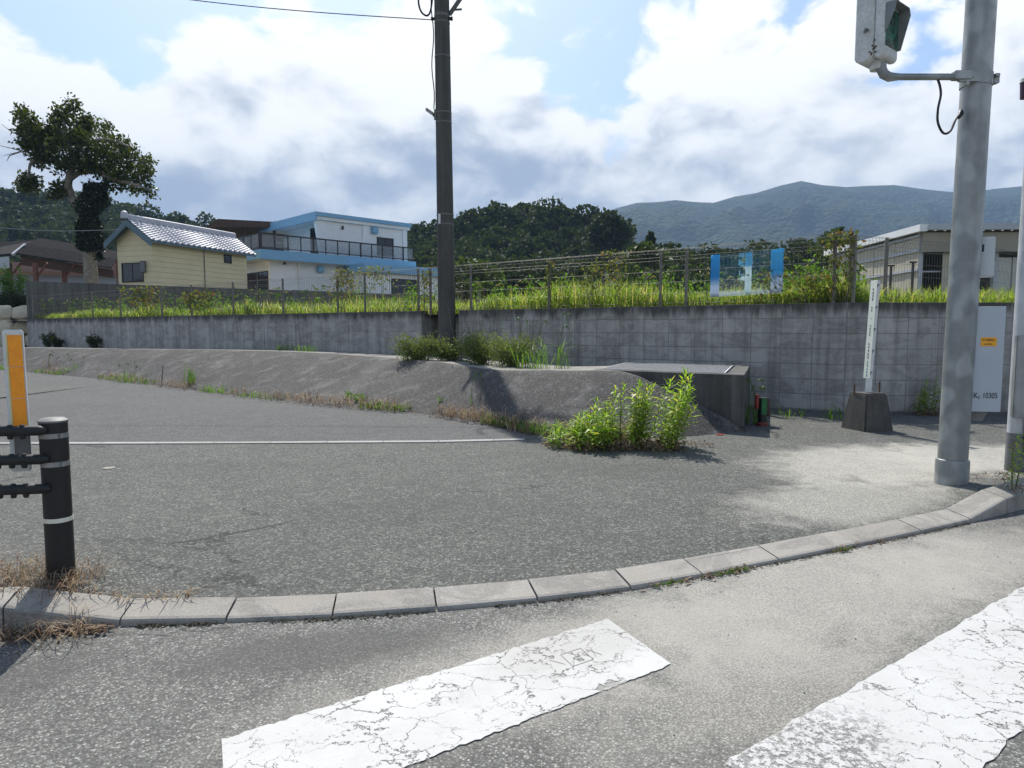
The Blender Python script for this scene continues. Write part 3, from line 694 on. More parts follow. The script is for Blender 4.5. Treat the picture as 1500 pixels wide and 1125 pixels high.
# ================================================================== SIGNAL POLE (right)
SP = Vector((3.46, 5.30, 0)); sz0 = pave_z(SP.x, SP.y)
sp = empty('signal_pole', (SP.x, SP.y, sz0)); tag(sp, 'thick galvanised steel signal pole with side boxes at the kerb corner', 'signal pole')
mb = MB(); zs = [sz0 - .05, .6, 1.5, 2.5, 3.5, 5.0]; lean = lambda z: Vector((SP.x + .010 * z, SP.y, z))
mb.tube([lean(z) for z in zs], [.104, .1035, .103, .102, .101, .100], 32); under(localise(autosmooth(mb.build('shaft', M['galv'])), SP), sp)
mb = MB(); mb.tube([lean(sz0 - .04), lean(sz0 + .17), lean(sz0 + .185), lean(sz0 + .19)], [.117, .117, .113, .1045], 32); under(localise(autosmooth(mb.build('base_sleeve', M['galv'])), SP), sp)
AZ = D(1400, 119, SP.y).z
mb = MB(); mb.tube([lean(AZ - .045), lean(AZ + .045)], .108, 24); mb.box(lean(AZ) + Vector((-.07, -.09, 0)), (.24, .03, .07)); mb.box(lean(AZ) + Vector((.125, -.02, .0)), (.04, .05, .05)); mb.box(lean(AZ) + Vector((.115, -.03, .025)), (.03, .08, .02)); under(localise(mb.build('arm_clamp', M['galv']), lean(AZ)), sp)
hx = D(1288, 118, SP.y).x
mb = MB(); e = Vector((hx, SP.y, AZ)); mb.tube([lean(AZ) + Vector((-.09, -.09, 0)), e + Vector((.10, -.09, 0)), e + Vector((.03, -.085, 0)), e + Vector((-.012, -.085, .02)), e + Vector((-.03, -.08, .06)), e + Vector((-.03, -.08, .10))], [.024, .024, .034, .036, .036, .034], 14); under(localise(autosmooth(mb.build('bracket_arm', M['galv'])), e), sp)
mb = MB(); mb.box(lean(AZ) + Vector((-.17, -.09, .008)), (.13, .06, .062)); mb.box(lean(AZ) + Vector((-.13, -.10, -.04)), (.025, .02, .05)); under(localise(bevel(mb.build('arm_socket', M['galv']), .005, 1), lean(AZ)), sp)
pts = catmull([D(1374, 117, 5.21), D(1377, 127, 5.19), D(1378, 140, 5.17), D(1374, 160, 5.17), D(1374, 180, 5.17), D(1382, 195, 5.17), D(1392, 192, 5.17), D(1400, 175, 5.19), D(1408, 166, 5.22)], 8)
mb = MB(); mb.tube(pts, .0085, 8); under(localise(autosmooth(mb.build('cable', M['cable'])), pts[0]), sp)
mb = MB(); mb.tube([pts[-1] + Vector((-.02, -.0, -.035)), pts[-1], pts[-1] + Vector((.012, .02, .02))], [.012, .019, .016], 10); under(localise(autosmooth(mb.build('cable_gland', M['cable'])), pts[-1]), sp)
# pedestrian signal head (local: face +X, width along Y)
sh = empty('pedestrian_signal', (hx - .03, SP.y - .08, AZ + .09), R(-52)); tag(sh, 'weathered white pedestrian signal head seen from its side on the bracket arm', 'traffic signal')
def sh_add(mb, name, m, bev=0.0, seg=2, par=None):
    o = mb.build(name, m)
    if bev: bevel(o, bev, seg)
    o.parent = par or sh; return o
hh = .82
def rounded(x0, x1, z0, z1, r, y, k=6):
    pts = []
    for cx, cz, a0 in ((x1 - r, z1 - r, 0), (x0 + r, z1 - r, 90), (x0 + r, z0 + r, 180), (x1 - r, z0 + r, 270)):
        for i in range(k + 1): a_ = R(a0 + 90 * i / k); pts.append(Vector((cx + r * math.cos(a_), y, cz + r * math.sin(a_))))
    return pts
def case(x0, x1, z0, z1, r, hw, inset):
    """rounded side outline swept across the width with softened edges"""
    mb = MB(); sec = []
    for y, sh__ in ((-hw, inset), (-hw + inset * .4, inset * .3), (-hw + inset, 0), (hw - inset, 0), (hw - inset * .4, inset * .3), (hw, inset)): sec.append(rounded(x0 + sh__, x1 - sh__, z0 + sh__, z1 - sh__, r - sh__ * .5, y))
    k = len(sec[0])
    for q in sec: mb.v += [tuple(p) for p in q]
    for i in range(len(sec) - 1):
        for j in range(k): mb.f.append((i * k + j, i * k + (j + 1) % k, (i + 1) * k + (j + 1) % k, (i + 1) * k + j)); mb.mi.append(0)
    mb.f.append(tuple(range(k))); mb.f.append(tuple(reversed(range((len(sec) - 1) * k, len(sec) * k)))); mb.mi += [0, 0]; return mb
o = sh_add(case(-.15, -.012, .012, hh, .055, .118, .012), 'housing', M['signalbody']); autosmooth(o, 35)
o = sh_add(case(-.010, .062, .020, hh - .01, .03, .114, .010), 'front_case', M['signalbody']); autosmooth(o, 35)
def lens_mat(name, a, b):
    m, t, out = newmat(name); p = t.n('ShaderNodeTexCoord').outputs['Object']
    nz = t.noise(p, 14, 4, .6); g = t.ramp(nz, (.42, 0.0), (.58, 1.0)); finish(t, out, t.mix(g, a, b), .12, 0, None, 0, 0, .6); return m
lensM = (lens_mat('green lens', (.025, .045, .035), (.04, .16, .11)), lens_mat('red lens', (.05, .02, .02), (.22, .04, .03)))
for k, zc in enumerate((.235, .605)):
    mb = MB(); mb.box((.063, 0, zc), (.008, .195, .27)); ln = sh_add(mb, 'lens', lensM[k], .003, 1)
    v_ = MB(); w = .108; zt_, zb_ = zc + .155, zc - .135
    v_.prism([(.058, -w, zb_ + .08), (.058, -w, zt_), (.135, -w - .0, zt_ - .005), (.13, -w, zt_ - .05), (.085, -w, zb_ + .12)], (0, .005, 0))
    v_.prism([(.058, w - .005, zb_), (.058, w - .005, zt_), (.135, w - .005, zt_ - .005), (.145, w - .005, zt_ - .06), (.085, w - .005, zb_)], (0, .005, 0))
    v_.prism([(.058, -w + .006, zt_ - .004), (.135, -w + .006, zt_ - .009), (.135, -w + .006, zt_ - .004), (.058, -w + .006, zt_)], (0, 2 * w - .012, 0))
    sh_add(v_, 'visor', M['visor'])
mb = MB(); mb.box((-.06, -.125, .235), (.03, .016, .012), mat=Matrix.Rotation(R(20), 3, 'Y')); mb.box((-.065, -.133, .232), (.016, .012, .03), mat=Matrix.Rotation(R(20), 3, 'Y')); sh_add(mb, 'latch', M['capgrey'])
mb = MB(); mb.tube([(-.03, 0, -.03), (-.03, 0, .03)], [.05, .055], 14); autosmooth(sh_add(mb, 'socket', M['signalbody']))
mb = MB()
for k in range(9): mb.box((-.02 + U(-.02, .03), -.1192 if k % 2 else -.1196, .05 + U(0, .10)), (U(.006, .018), .004, U(.006, .02)), mat=Matrix.Rotation(U(0, 1), 3, 'Y'))
sh_add(mb, 'rust_marks', M['rust'])
# control cabinet on the street side of the pole
cb = empty('control_cabinet', tuple(lean(.75) + Vector((.19, .07, 0))), R(-8)); tag(cb, 'tall pale blue-grey control cabinet numbered K2 10305 on the signal pole', 'cabinet')
cz0 = D(1440, 602, 5.3).z; cz1 = D(1440, 449, 5.3).z; ch = cz1 - cz0; cz = (cz0 + cz1) / 2 - .75
mb = MB(); prof_ = [(-.165, -.02), (-.085, -.13), (.125, -.13), (.125, .10), (-.165, .10)]
mb.prism([(x, y, cz - ch / 2) for x, y in prof_], (0, 0, ch)); o = mb.build('body', M['box_white'], cb); bevel(o, .004, 1)
mb = MB(); mb.prism([(-.10, -.10, cz - ch / 2 - .004), (.05, -.10, cz - ch / 2 - .004), (.02, -.09, cz - ch / 2 - .075), (-.10, -.09, cz - ch / 2 - .075)], (0, .14, 0)); mb.build('cable_duct', M['capgrey'], cb)
mb = MB(); mb.box((.1265, -.0, cz), (.004, .16, ch - .06)); mb.build('door_seam', M['capgrey'], cb)
mb = MB(); mb.box((.128, -.03, cz - .12), (.014, .03, .05)); mb.build('door_lock', M['capgrey'], cb)
mb = MB(); mb.box((-.13, .08, cz - ch / 2 - .03), (.05, .05, .15)); mb.build('mount_clamp', M['galv'], cb)
mb = MB(); mb.box((-.12, .02, cz + .2), (.12, .09, .06)); mb.build('mount_clamp', M['galv'], cb)
def text(body, size, loc, rot, m, name, par, ext=.0008, sx=1.0):
    cu = bpy.data.curves.new(name, 'FONT'); cu.body = body; cu.size = size; cu.align_x = 'CENTER'; cu.align_y = 'CENTER'; cu.extrude = ext
    t_ = bpy.data.objects.new(name, cu); col.objects.link(t_)
    dg = bpy.context.evaluated_depsgraph_get(); me = bpy.data.meshes.new_from_object(t_.evaluated_get(dg)); bpy.data.objects.remove(t_)
    o = bpy.data.objects.new(name, me); col.objects.link(o); me.materials.clear(); me.materials.append(m); o.location = loc; o.rotation_euler = rot; o.scale = (sx, 1, 1); o.parent = par; return o
text('K', .062, (-.058, -.1315, cz - ch / 2 + .125), (R(90), 0, 0), M['ink'], 'lettering', cb, sx=.85)
text('2', .032, (-.034, -.1315, cz - ch / 2 + .112), (R(90), 0, 0), M['ink'], 'lettering', cb)
text('10305', .062, (.043, -.1315, cz - ch / 2 + .125), (R(90), 0, 0), M['ink'], 'lettering', cb, sx=.70)
mb = MB(); mb.box((.012, -.1318, cz + .135), (.112, .0025, .068)); st = mb.build('sticker', M['sticker'], cb)
text('はり紙禁止', .020, (.012, -.1336, cz + .147), (R(90), 0, 0), M['ink'], 'sticker_text', cb)
mb = MB()
for k in range(7): mb.box((-.018 + k * .009, -.1336, cz + .117), (.0055, .0012, U(.006, .010)))
mb.build('sticker_small_print', M['ink'], cb)
# small meter box, higher on the back
sb = empty('meter_box', tuple(lean(1.95) + Vector((.12, .06, 0))), R(-34)); tag(sb, 'small white meter box high on the back of the signal pole', 'meter box')
bz0, bz1 = D(1447, 406, 5.36).z, D(1447, 349, 5.36).z; bh = bz1 - bz0; bc = (bz0 + bz1) / 2 - 1.95
mb = MB(); mb.box((.055, .02, bc), (.13, .16, bh)); o = mb.build('body', plain('meter box paint', (.56, .60, .62), (.50, .54, .56), 5, .4), sb); bevel(o, .007, 2)
mb = MB(); mb.box((.03, -.0615, bc + bh * .22), (.04, .004, .055)); mb.build('window', M['ink'], sb)
mb = MB(); mb.box((.122, .0, bc - .01), (.006, .012, .05)); mb.build('latch', M['capgrey'], sb)
mb = MB(); mb.box((-.03, .02, bc), (.05, .07, bh * .5)); mb.build('mount_clamp', M['galv'], sb)

# second, thinner pole at the right edge
S2 = Vector((4.325, 5.78, 0)); z2 = pave_z(S2.x, S2.y)
p2 = empty('steel_pole', (S2.x, S2.y, z2)); tag(p2, 'thinner pale steel pole with cable guard at the right picture edge', 'pole')
ln2 = lambda z: Vector((S2.x + .004 * z, S2.y, z))
mb = MB(); mb.tube([ln2(z2 - .04), ln2(2), ln2(4.6)], [.083, .0825, .080], 24); under(localise(autosmooth(mb.build('shaft', M['galv2'])), S2), p2)
mb = MB(); mb.tube([ln2(z2 - .03), ln2(z2 + .33)], .0855, 24); under(localise(autosmooth(mb.build('base_wrap', plain('dark base wrap', (.16, .165, .18), (.10, .10, .11), 14, .7))), S2), p2)
gz0, gz1 = D(1480, 612, 5.7).z, D(1488, 491, 5.7).z
mb = MB(); mb.box(((S2.x + .012 * 1) - .078, S2.y - .075, (gz0 + gz1) / 2), (.10, .06, gz1 - gz0), R(-18)); o = mb.build('cable_guard', M['galv']); bevel(o, .008, 2); under(localise(o, S2), p2)
mb = MB(); mb.tube([ln2(.75) + Vector((-.02, -.088, 0)), ln2(.6) + Vector((-.03, -.10, 0)), ln2(.35) + Vector((-.015, -.095, 0)), ln2(.2) + Vector((.0, -.092, 0))], .009, 6); under(localise(mb.build('cable', M['cable']), S2), p2)
ph = empty('lamp_unit', tuple(D(1499, 130, 5.74)), 0); tag(ph, 'dark purple round unit with white cap on the pole at the right edge', 'lamp')
mb = MB(); mb.tube([(.03, 0, -.075), (.03, 0, .05)], [.045, .05], 16); o = autosmooth(mb.build('body', plain('purple body', (.05, .012, .05), (.03, .01, .035), 14, .4), ph))
mb = MB(); mb.tube([(.03, 0, .05), (.03, 0, .08), (.03, 0, .10)], [.054, .052, .02], 16); o = autosmooth(mb.build('cap', M['whitepost'], ph))
mb = MB(); mb.tube([(.03, 0, .02), (.2, .04, .02)], .012, 8); mb.build('bracket', M['galv'], ph)

# ================================================================== SIGN POST in a concrete block
SB = Vector((4.36, 8.32, 0)); bz_ = pave_z(SB.x, SB.y)
bs = empty('marker_sign', (SB.x, SB.y, bz_), R(14)); tag(bs, 'narrow white marker sign leaning in a dark concrete block by the wall', 'sign')
mb = MB(); b_, t_ = .215, .15; H_ = .45
mb.hexa([(-b_, -b_, -.03), (b_, -b_, -.03), (b_, b_, -.03), (-b_, b_, -.03), (-t_, -t_, H_), (t_, -t_, H_), (t_, t_, H_), (-t_, t_, H_)]); o = mb.build('concrete_foot', M['base'], bs); bevel(o, .02, 2)
for (x, y, h) in ((-.15, .06, .10), (.16, .0, .13)):
    mb = MB(); mb.tube([(x, y, H_ - .03), (x, y, H_ + h)], .009, 8); mb.build('anchor_bolt', M['rust'], bs)
Rl = Matrix.Rotation(R(2.6), 3, 'Y'); o0 = Vector((-.02, .02, H_ - .03)); PH = 1.40
def lp(x, y, z): return o0 + Rl @ Vector((x, y, z))
M['signwhite'] = plain('sign white', (.66, .68, .67), (.58, .60, .59), 6, .5)
mb = MB(); mb.box(lp(.035, .0, PH / 2), (.09, .006, PH), mat=Rl); mb.box(lp(.077, .025, PH / 2), (.006, .05, PH), mat=Rl); mb.build('angle_post', M['signwhite'], bs)
Rs = Rl @ Matrix.Rotation(R(-100), 3, 'Z')
mb = MB(); mb.box(lp(-.055, -.055, .80), (.13, .004, 1.18), mat=Rs); mb.build('sign_plate', plain('sign plate', (.74, .78, .68), (.66, .70, .60), 6, .5), bs)
for k in range(5):
    mb = MB(); z = .28 + .265 * k; mb.box(lp(.01, -.02, z), (.06, .035, .018), mat=Rl); mb.box(lp(.025, -.012, z - .02), (.02, .02, .02), mat=Rl); mb.build('clip', M['capgrey'], bs)
# column of characters (too small to read in the photograph): stroke groups
rnd = random.Random(3); mb = MB(); mb2 = MB()
def glyph(mb, z, s):
    for q in range(4):
        dx, dz = rnd.uniform(-.4, .4) * s, rnd.uniform(-.4, .4) * s
        ww, hh_ = (s * .8, s * .14) if q % 2 else (s * .14, s * .8)
        mb.box(lp(-.055, -.055, z) + Rs @ Vector((dx * .3, -.003 - .0004 * q, dz * .6)), (ww, .001, hh_), mat=Rs)
for (z0_, n_, s_, which) in ((1.28, 4, .035, 0), (1.06, 2, .03, 0), (.93, 1, .02, 0), (.84, 4, .03, 0), (.62, 5, .034, 0), (.40, 5, .034, 1)):
    for k in range(n_): glyph(mb2 if which else mb, z0_ - k * s_ * 1.15, s_)
mb.build('sign_text', M['ink'], bs)['kind'] = 'stuff'; mb2.build('sign_text', M['inkblue'], bs)['kind'] = 'stuff'

# ================================================================== GUARD RAIL (left)
GP = Vector((-2.10, 3.10, 0)); gz = pave_z(GP.x, GP.y)
ga = empty('guard_rail', (GP.x, GP.y, gz)); tag(ga, 'black pipe guard rail with fat round end post beside the kerb', 'guard rail')
gtop = D(70, 614, GP.y).z
mb = MB(); mb.tube([(GP.x, GP.y, gz - .05), (GP.x, GP.y, gtop - .012)], .0575, 28); under(localise(autosmooth(mb.build('post', M['black'])), GP), ga)
mb = MB(); mb.tube([(GP.x, GP.y, gtop - .012), (GP.x, GP.y, gtop - .004), (GP.x, GP.y, gtop + .006), (GP.x, GP.y, gtop + .008)], [.0605, .0605, .045, .01], 28); under(localise(autosmooth(mb.build('post_cap', M['capgrey'])), GP), ga)
for v, m, h in ((637, M['steelband'], .022), (678, M['steelband'], .022), (759, M['whiteband'], .020)):
    z = D(75, v, GP.y).z; o = ring((GP.x, GP.y, z), .0592, h, m, 'band', ga, 28)
    if m is M['steelband']:
        mb = MB(); mb.tube([(GP.x + .052, GP.y - .035, z), (GP.x + .066, GP.y - .042, z)], .009, 8); under(localise(mb.build('bolt', M['steelband']), GP), ga)
dirr = Vector((-.985, -.17, 0)).normalized(); off = Vector((.0, -.058, 0))
for v in (630, 672, 715):
    z = D(60, v, GP.y - .06).z; s0_ = GP + off + Vector((.005, -.012, z))
    mb = MB(); mb.tube([s0_ + dirr * .06, s0_ + dirr * 2.05], .0165, 14); ro = under(localise(autosmooth(mb.build('rail', M['blackrail'])), s0_), ga)
    mb = MB(); mb.tube([s0_ - dirr * .012, s0_ - dirr * .004, s0_ + dirr * .02, s0_ + dirr * .21, s0_ + dirr * .215], [.006, .016, .023, .023, .018], 16); slv = autosmooth(mb.build('sleeve', M['blackrail'])); under(localise(slv, s0_), ga)
    for dd in (.085, .135, .19):
        mb = MB(); c = s0_ + dirr * dd; mb.tube([c + Vector((0, -.004, -.036)), c + Vector((0, -.004, -.028)), c + Vector((0, -.004, .024)), c + Vector((0, -.004, .029))], [.010, .012, .012, .008], 8); under(localise(mb.build('bolt', M['blackrail']), c), ga)
    mb = MB(); mb.box(s0_ + Vector((-.01, .03, 0)), (.03, .06, .03)); under(localise(mb.build('rail_bracket', M['blackrail']), s0_), ga)
q = GP + dirr * 2.0; mb = MB(); mb.tube([(q.x, q.y, -.02), (q.x, q.y, gtop)], .0575, 28); under(localise(autosmooth(mb.build('post', M['black'])), (q.x, q.y, .1)), ga)
# delineator clamped to the rails
dx0 = D(30, 560, GP.y + .02)
dl = empty('delineator', (dx0.x, GP.y + .0, D(30, 690, GP.y).z), R(24)); tag(dl, 'white delineator post with orange reflector panels clamped to the black guard rail', 'delineator')
dz1 = D(30, 483, GP.y).z - dl.location.z
Rt = Matrix.Rotation(R(-.6), 3, 'Y')
def dbox(name, c, s, m, bev=0):
    mb = MB(); mb.box(Rt @ Vector(c), s, mat=Rt); o = mb.build(name, m, dl)
    if bev: bevel(o, bev, 2)
    return o
dbox('body', (0, 0, dz1 / 2), (.078, .030, dz1), M['whitepost'], .006)
ph_ = (dz1 - .215) / 3
for k in range(3):
    dbox('reflector', (.009, -.0165, dz1 - .022 - ph_ * (k + .5)), (.052, .004, ph_ - .003), M['orange'])
dbox('side_rim', (-.022, -.0162, dz1 * .62), (.006, .004, dz1 * .7), plain('yellow rim', (.75, .62, .25), None, 10, .5))
dbox('clamp_plate', (.012, -.020, .105), (.062, .008, .13), M['capgrey'], .002)

# short marker post with green band beside the drain box
gm = empty('kerb_marker', (3.18, 8.62, .045), R(10)); tag(gm, 'short dark marker with green face and red base by the drain box', 'marker')
mb = MB(); mb.tube([(0, 0, 0), (0, 0, .03), (0, 0, .05)], [.07, .07, .05], 14); autosmooth(mb.build('base', plain('red rubber', (.17, .03, .02), (.10, .018, .015), 14, .6), gm))
mb = MB(); mb.tube([(0, 0, .05), (0, 0, .36)], .052, 14); autosmooth(mb.build('post', M['black'], gm))
mb = MB(); mb.box((-.005, -.053, .25), (.075, .008, .21)); o = mb.build('green_face', plain('green face', (.012, .15, .045), (.008, .11, .03), 12, .4), gm); bevel(o, .003, 1)
mb = MB(); mb.tube([(-.075, 0, .22), (-.075, 0, .38), (-.075, 0, .40)], [.028, .03, .015], 10); autosmooth(mb.build('red_reflector', plain('red reflector', (.22, .03, .012), (.16, .02, .01), 12, .4), gm))
mb = MB(); mb.tube([(.075, .01, .12), (.075, .01, .33), (.075, .01, .35)], [.032, .034, .02], 10); autosmooth(mb.build('dark_reflector', plain('dark red reflector', (.05, .01, .01), None, 12, .4), gm))
q = P(1492, 700, .15); mb = MB(); mb.hexa([(0, 0, 0), (.14, -.02, 0), (.15, .05, 0), (.02, .06, 0), (.01, .01, .02), (.13, -.01, .016), (.14, .04, .02), (.03, .05, .024)])
o = mb.build('plastic_scrap', plain('blue plastic', (.06, .30, .68), (.10, .38, .75), 12, .4)); bevel(o, .004, 1); o.location = (q.x, q.y, pave_z(q.x, q.y) + .005); tag(o, 'scrap of bright blue plastic lying at the right kerb end', 'litter')
q = P(1049, 637, .05); mb = MB(); mb.prism([(0, 0, 0), (.06, -.02, 0), (.1, .01, 0), (.05, .03, 0), (.02, .03, 0)], (0, 0, .008)); o = mb.build('plastic_scrap', plain('red plastic', (.55, .08, .04), None, 12, .5)); o.location = (q.x, q.y, .05); tag(o, 'small red scrap lying in front of the drain box corner', 'litter')
# two round survey discs / patches in the footpath
q = P(160, 686, .047); mb = MB(); mb.tube([(q.x, q.y, .03), (q.x, q.y, .053)], .05, 20); o = localise(mb.build('valve_cover', M['kerb']), (q.x, q.y, .045)); tag(o, 'small round pale cover set in the asphalt footpath', 'cover')

# ================================================================== BUILDINGS
def frame(O, e1):
    e1 = Vector((e1[0], e1[1], 0)).normalized(); e2 = Vector((-e1.y, e1.x, 0)); O = Vector((O[0], O[1], 0))
    return lambda a, b, z: O + e1 * a + e2 * b + Vector((0, 0, z))
def fbox(fr, a0, a1, b0, b1, z0, z1, name, m, root, par=None):
    mb = MB(); mb.hexa([fr(a0, b0, z0), fr(a1, b0, z0), fr(a1, b1, z0), fr(a0, b1, z0), fr(a0, b0, z1), fr(a1, b0, z1), fr(a1, b1, z1), fr(a0, b1, z1)])
    o = mb.build(name, m); localise(o, fr(a0, b0, z0)); under(o, root)
    if par: attach(o, par)
    return o
def attach(o, par):
    """make o a sub-part of par (par carries a pure translation under its root)"""
    w = Matrix.Translation(par.location); o.parent = par; o.matrix_parent_inverse = w.inverted(); return o
def siding(name, c, c2, pitch=.16, rough=.6):
    m, t, out = newmat(name); p = pos(t); z = t.n('ShaderNodeSeparateXYZ', {0: p}).outputs[2]
    fr_ = t.math('FRACT', t.math('DIVIDE', z, pitch)); ln = t.smooth(fr_, 0.0, .10)
    nz = t.noise(p, 1.1, 6, .6); base = t.mix(t.ramp(nz, (.35, 0), (.7, 1)), c, c2)
    base = t.mix(t.math('MULTIPLY', t.math('SUBTRACT', 1.0, ln), .45), base, tuple(x * .45 for x in c))
    finish(t, out, base, rough, 0, ln, .6, .02); return m
M['creamwall'] = siding('cream siding', (.74, .64, .40), (.66, .57, .35), .24)
M['whitewall'] = plain('white render', (.84, .85, .84), (.76, .77, .765), .8, .7, 0, 0, .3, 3, .15)
M['bluetrim'] = plain('sky blue trim', (.20, .41, .58), (.23, .44, .61), 1.2, .5)
M['tealtrim'] = plain('blue grey bargeboard', (.13, .20, .24), (.10, .16, .19), 2, .6)
M['rooftile'] = plain('silver roof tile', (.50, .50, .53), (.40, .40, .43), 2.2, .55, 0, 0, .35, 30, .3)
M['glass'] = plain('dark window glass', (.012, .014, .016), (.022, .025, .028), 1.5, .08, 0, 0, .6)
M['frame'] = plain('dark window frame', (.025, .024, .024), None, 3, .5)
M['brown'] = plain('brown timber', (.10, .055, .035), (.07, .042, .030), 3, .8)
M['redbrown'] = plain('red brown timber', (.20, .085, .055), (.15, .065, .045), 3, .8)
M['darkroof'] = plain('dark corrugated roof', (.022, .021, .022), (.034, .032, .031), 3, .9, 0, 0, .1)
M['greypanel'] = plain('pale grey panel', (.48, .50, .53), (.40, .42, .45), 1, .7)
M['beigepanel'] = plain('beige panel', (.50, .46, .36), (.43, .40, .31), .8, .6)
M['railglass'] = None
def rail_glass():
    m, t, out = newmat('balcony glass'); g = t.n('ShaderNodeBsdfPrincipled', {'Base Color': (.42, .44, .44, 1), 'Roughness': .12, 'Specular IOR Level': .5})
    tr = t.n('ShaderNodeBsdfTransparent', {'Color': (.88, .89, .89, 1)}); mx = t.n('ShaderNodeMixShader', {0: .72}); t.link(g.outputs[0], mx.inputs[1]); t.link(tr.outputs[0], mx.inputs[2]); t.link(mx.outputs[0], out.inputs['Surface']); return m
M['railglass'] = rail_glass()

# ---- dark boundary wall between field and gardens
bw = frame((-18.55, 26.25), (13.4, 9.0))
o = MB(); o.hexa([bw(0, 0, .9), bw(17.5, 0, .9), bw(17.5, .2, .9), bw(0, .2, .9), bw(0, 0, 3.10), bw(17.5, 0, 3.02), bw(17.5, .2, 3.02), bw(0, .2, 3.10)])
o = o.build('boundary_wall', M['darkwall']); localise(o, bw(0, 0, 1.6)); tag(o, 'dark weathered concrete boundary wall below the cream and white houses', 'wall')

# ---- cream house with silver tiled roof
A = Vector((-16.14, 31.0)); hf = frame(A, (2.1, 5.5)); HL = 5.9; HW = 2.15; EZ = 5.40; RZ = 6.14; G0 = FIELD_Z
ho = empty('cream_house', tuple(hf(0, 0, G0))); tag(ho, 'small cream sided house with silver tiled gable roof', 'house')
mb = MB(); mb.prism([hf(0, 0, G0), hf(0, HW, G0), hf(0, HW, EZ - .06), hf(0, HW / 2, RZ - .08), hf(0, 0, EZ - .06)], hf(HL, 0, 0) - hf(0, 0, 0)); under(localise(mb.build('wall', M['creamwall']), hf(0, 0, G0)), ho)
OV = .36; GO = .34
sl = (RZ - EZ) / (HW / 2)
for sgn in (0, 1):
    mb = MB(); rows_, cols_ = 11, 58
    L = HL + 2 * GO
    def tp(i, j, lift):
        # j: 0 ridge .. rows_ eave
        f = j / rows_; run = (HW / 2 + OV) * f; b = HW / 2 - run if sgn == 0 else HW / 2 + run
        z = RZ - sl * run; a = -GO + L * i / cols_
        wv = .035 * (math.sin(2 * math.pi * i / 2.9) if True else 0)
        return hf(a, b, z + .06 + wv + lift)
    for j in range(rows_):
        base = len(mb.v)
        for i in range(cols_ + 1): mb.v.append(tuple(tp(i, j, .0)))
        for i in range(cols_ + 1): mb.v.append(tuple(tp(i, j + 1, .045)))
        for i in range(cols_ + 1): mb.v.append(tuple(tp(i, j + 1, -.02)))
        for r_ in range(2):
            for i in range(cols_):
                a = base + r_ * (cols_ + 1) + i; mb.f.append((a, a + 1, a + cols_ + 2, a + cols_ + 1)); mb.mi.append(0)
    ro = localise(mb.build('roof_tiles', M['rooftile'], smooth=False), hf(0, 0, RZ)); under(ro, ho); ro['kind'] = 'stuff'
    # soffit / bargeboards
    mb = MB(); b1 = -OV if sgn == 0 else HW + OV; zE = RZ - sl * (HW / 2 + OV)
    mb.hexa([hf(-GO + .02, HW / 2, RZ - .06), hf(HL + GO - .02, HW / 2, RZ - .06), hf(HL + GO - .02, b1, zE - .06), hf(-GO + .02, b1, zE - .06), hf(-GO + .02, HW / 2, RZ + .01), hf(HL + GO - .02, HW / 2, RZ + .01), hf(HL + GO - .02, b1, zE + .01), hf(-GO + .02, b1, zE + .01)])
    under(localise(mb.build('roof_board', M['tealtrim']), hf(0, 0, RZ)), ho)
    mb = MB(); mb.hexa([hf(-GO - .05, HW / 2, RZ - .26), hf(-GO + .01, HW / 2, RZ - .26), hf(-GO + .01, b1, zE - .24), hf(-GO - .05, b1, zE - .24), hf(-GO - .05, HW / 2, RZ + .03), hf(-GO + .01, HW / 2, RZ + .03), hf(-GO + .01, b1, zE + .03), hf(-GO - .05, b1, zE + .03)])
    under(localise(mb.build('bargeboard', M['tealtrim']), hf(0, 0, RZ)), ho)
mb = MB(); mb.tube([hf(-GO - .05, HW / 2, RZ + .17), hf(HL + GO, HW / 2, RZ + .17)], .11, 10); mb.box(hf(HL / 2, HW / 2, RZ + .09), (.2, HL + 2 * GO, .12), math.atan2(-2.1, 5.5)); under(localise(mb.build('ridge', M['rooftile']), hf(0, 0, RZ)), ho)
mb = MB(); c = hf(-GO - .1, HW / 2, RZ + .2); mb.tube([c + Vector((0, 0, -.14)), c + Vector((0, 0, .12)), c + Vector((0, 0, .2))], [.16, .14, .05], 10); under(localise(autosmooth(mb.build('ridge_end', M['rooftile'])), c), ho)
def window(fr, face, a0, a1, b, z0, z1, root, name='window', fw=.05, mull=1):
    """face 'a': wall plane at constant b (outside towards -b); face 'b': plane at constant a=b value (outside towards -a)"""
    mk = (lambda p, q, z: fr(p, b + q, z)) if face == 'a' else (lambda p, q, z: fr(b + q, p, z))
    def bx_(p0, p1, q0, q1, za, zb, nm, m, par=None):
        mb = MB(); mb.hexa([mk(p0, q0, za), mk(p1, q0, za), mk(p1, q1, za), mk(p0, q1, za), mk(p0, q0, zb), mk(p1, q0, zb), mk(p1, q1, zb), mk(p0, q1, zb)])
        o = mb.build(nm, m); localise(o, mk(p0, q0, za)); under(o, root)
        if par: attach(o, par)
        return o
    w = bx_(a0 - fw, a1 + fw, -.03, .05, z1, z1 + fw, name, M['frame'])
    bx_(a0 - fw, a1 + fw, -.04, .05, z0 - fw, z0, 'sill', M['frame'], w)
    bx_(a0 - fw, a0, -.03, .05, z0, z1, 'frame', M['frame'], w); bx_(a1, a1 + fw, -.03, .05, z0, z1, 'frame', M['frame'], w)
    n_ = mull + 1
    for k in range(n_):
        p0 = a0 + (a1 - a0) * k / n_; p1 = a0 + (a1 - a0) * (k + 1) / n_
        bx_(p0 + (.02 if k else 0), p1, -.012 + .008 * (k % 2), .04, z0, z1, 'pane', M['glass'], w)
        if k: bx_(p0 - .02, p0 + .02, -.026, .04, z0, z1, 'mullion', M['frame'], w)
    return w
def zat(v, Y): return D(0, v, Y).z
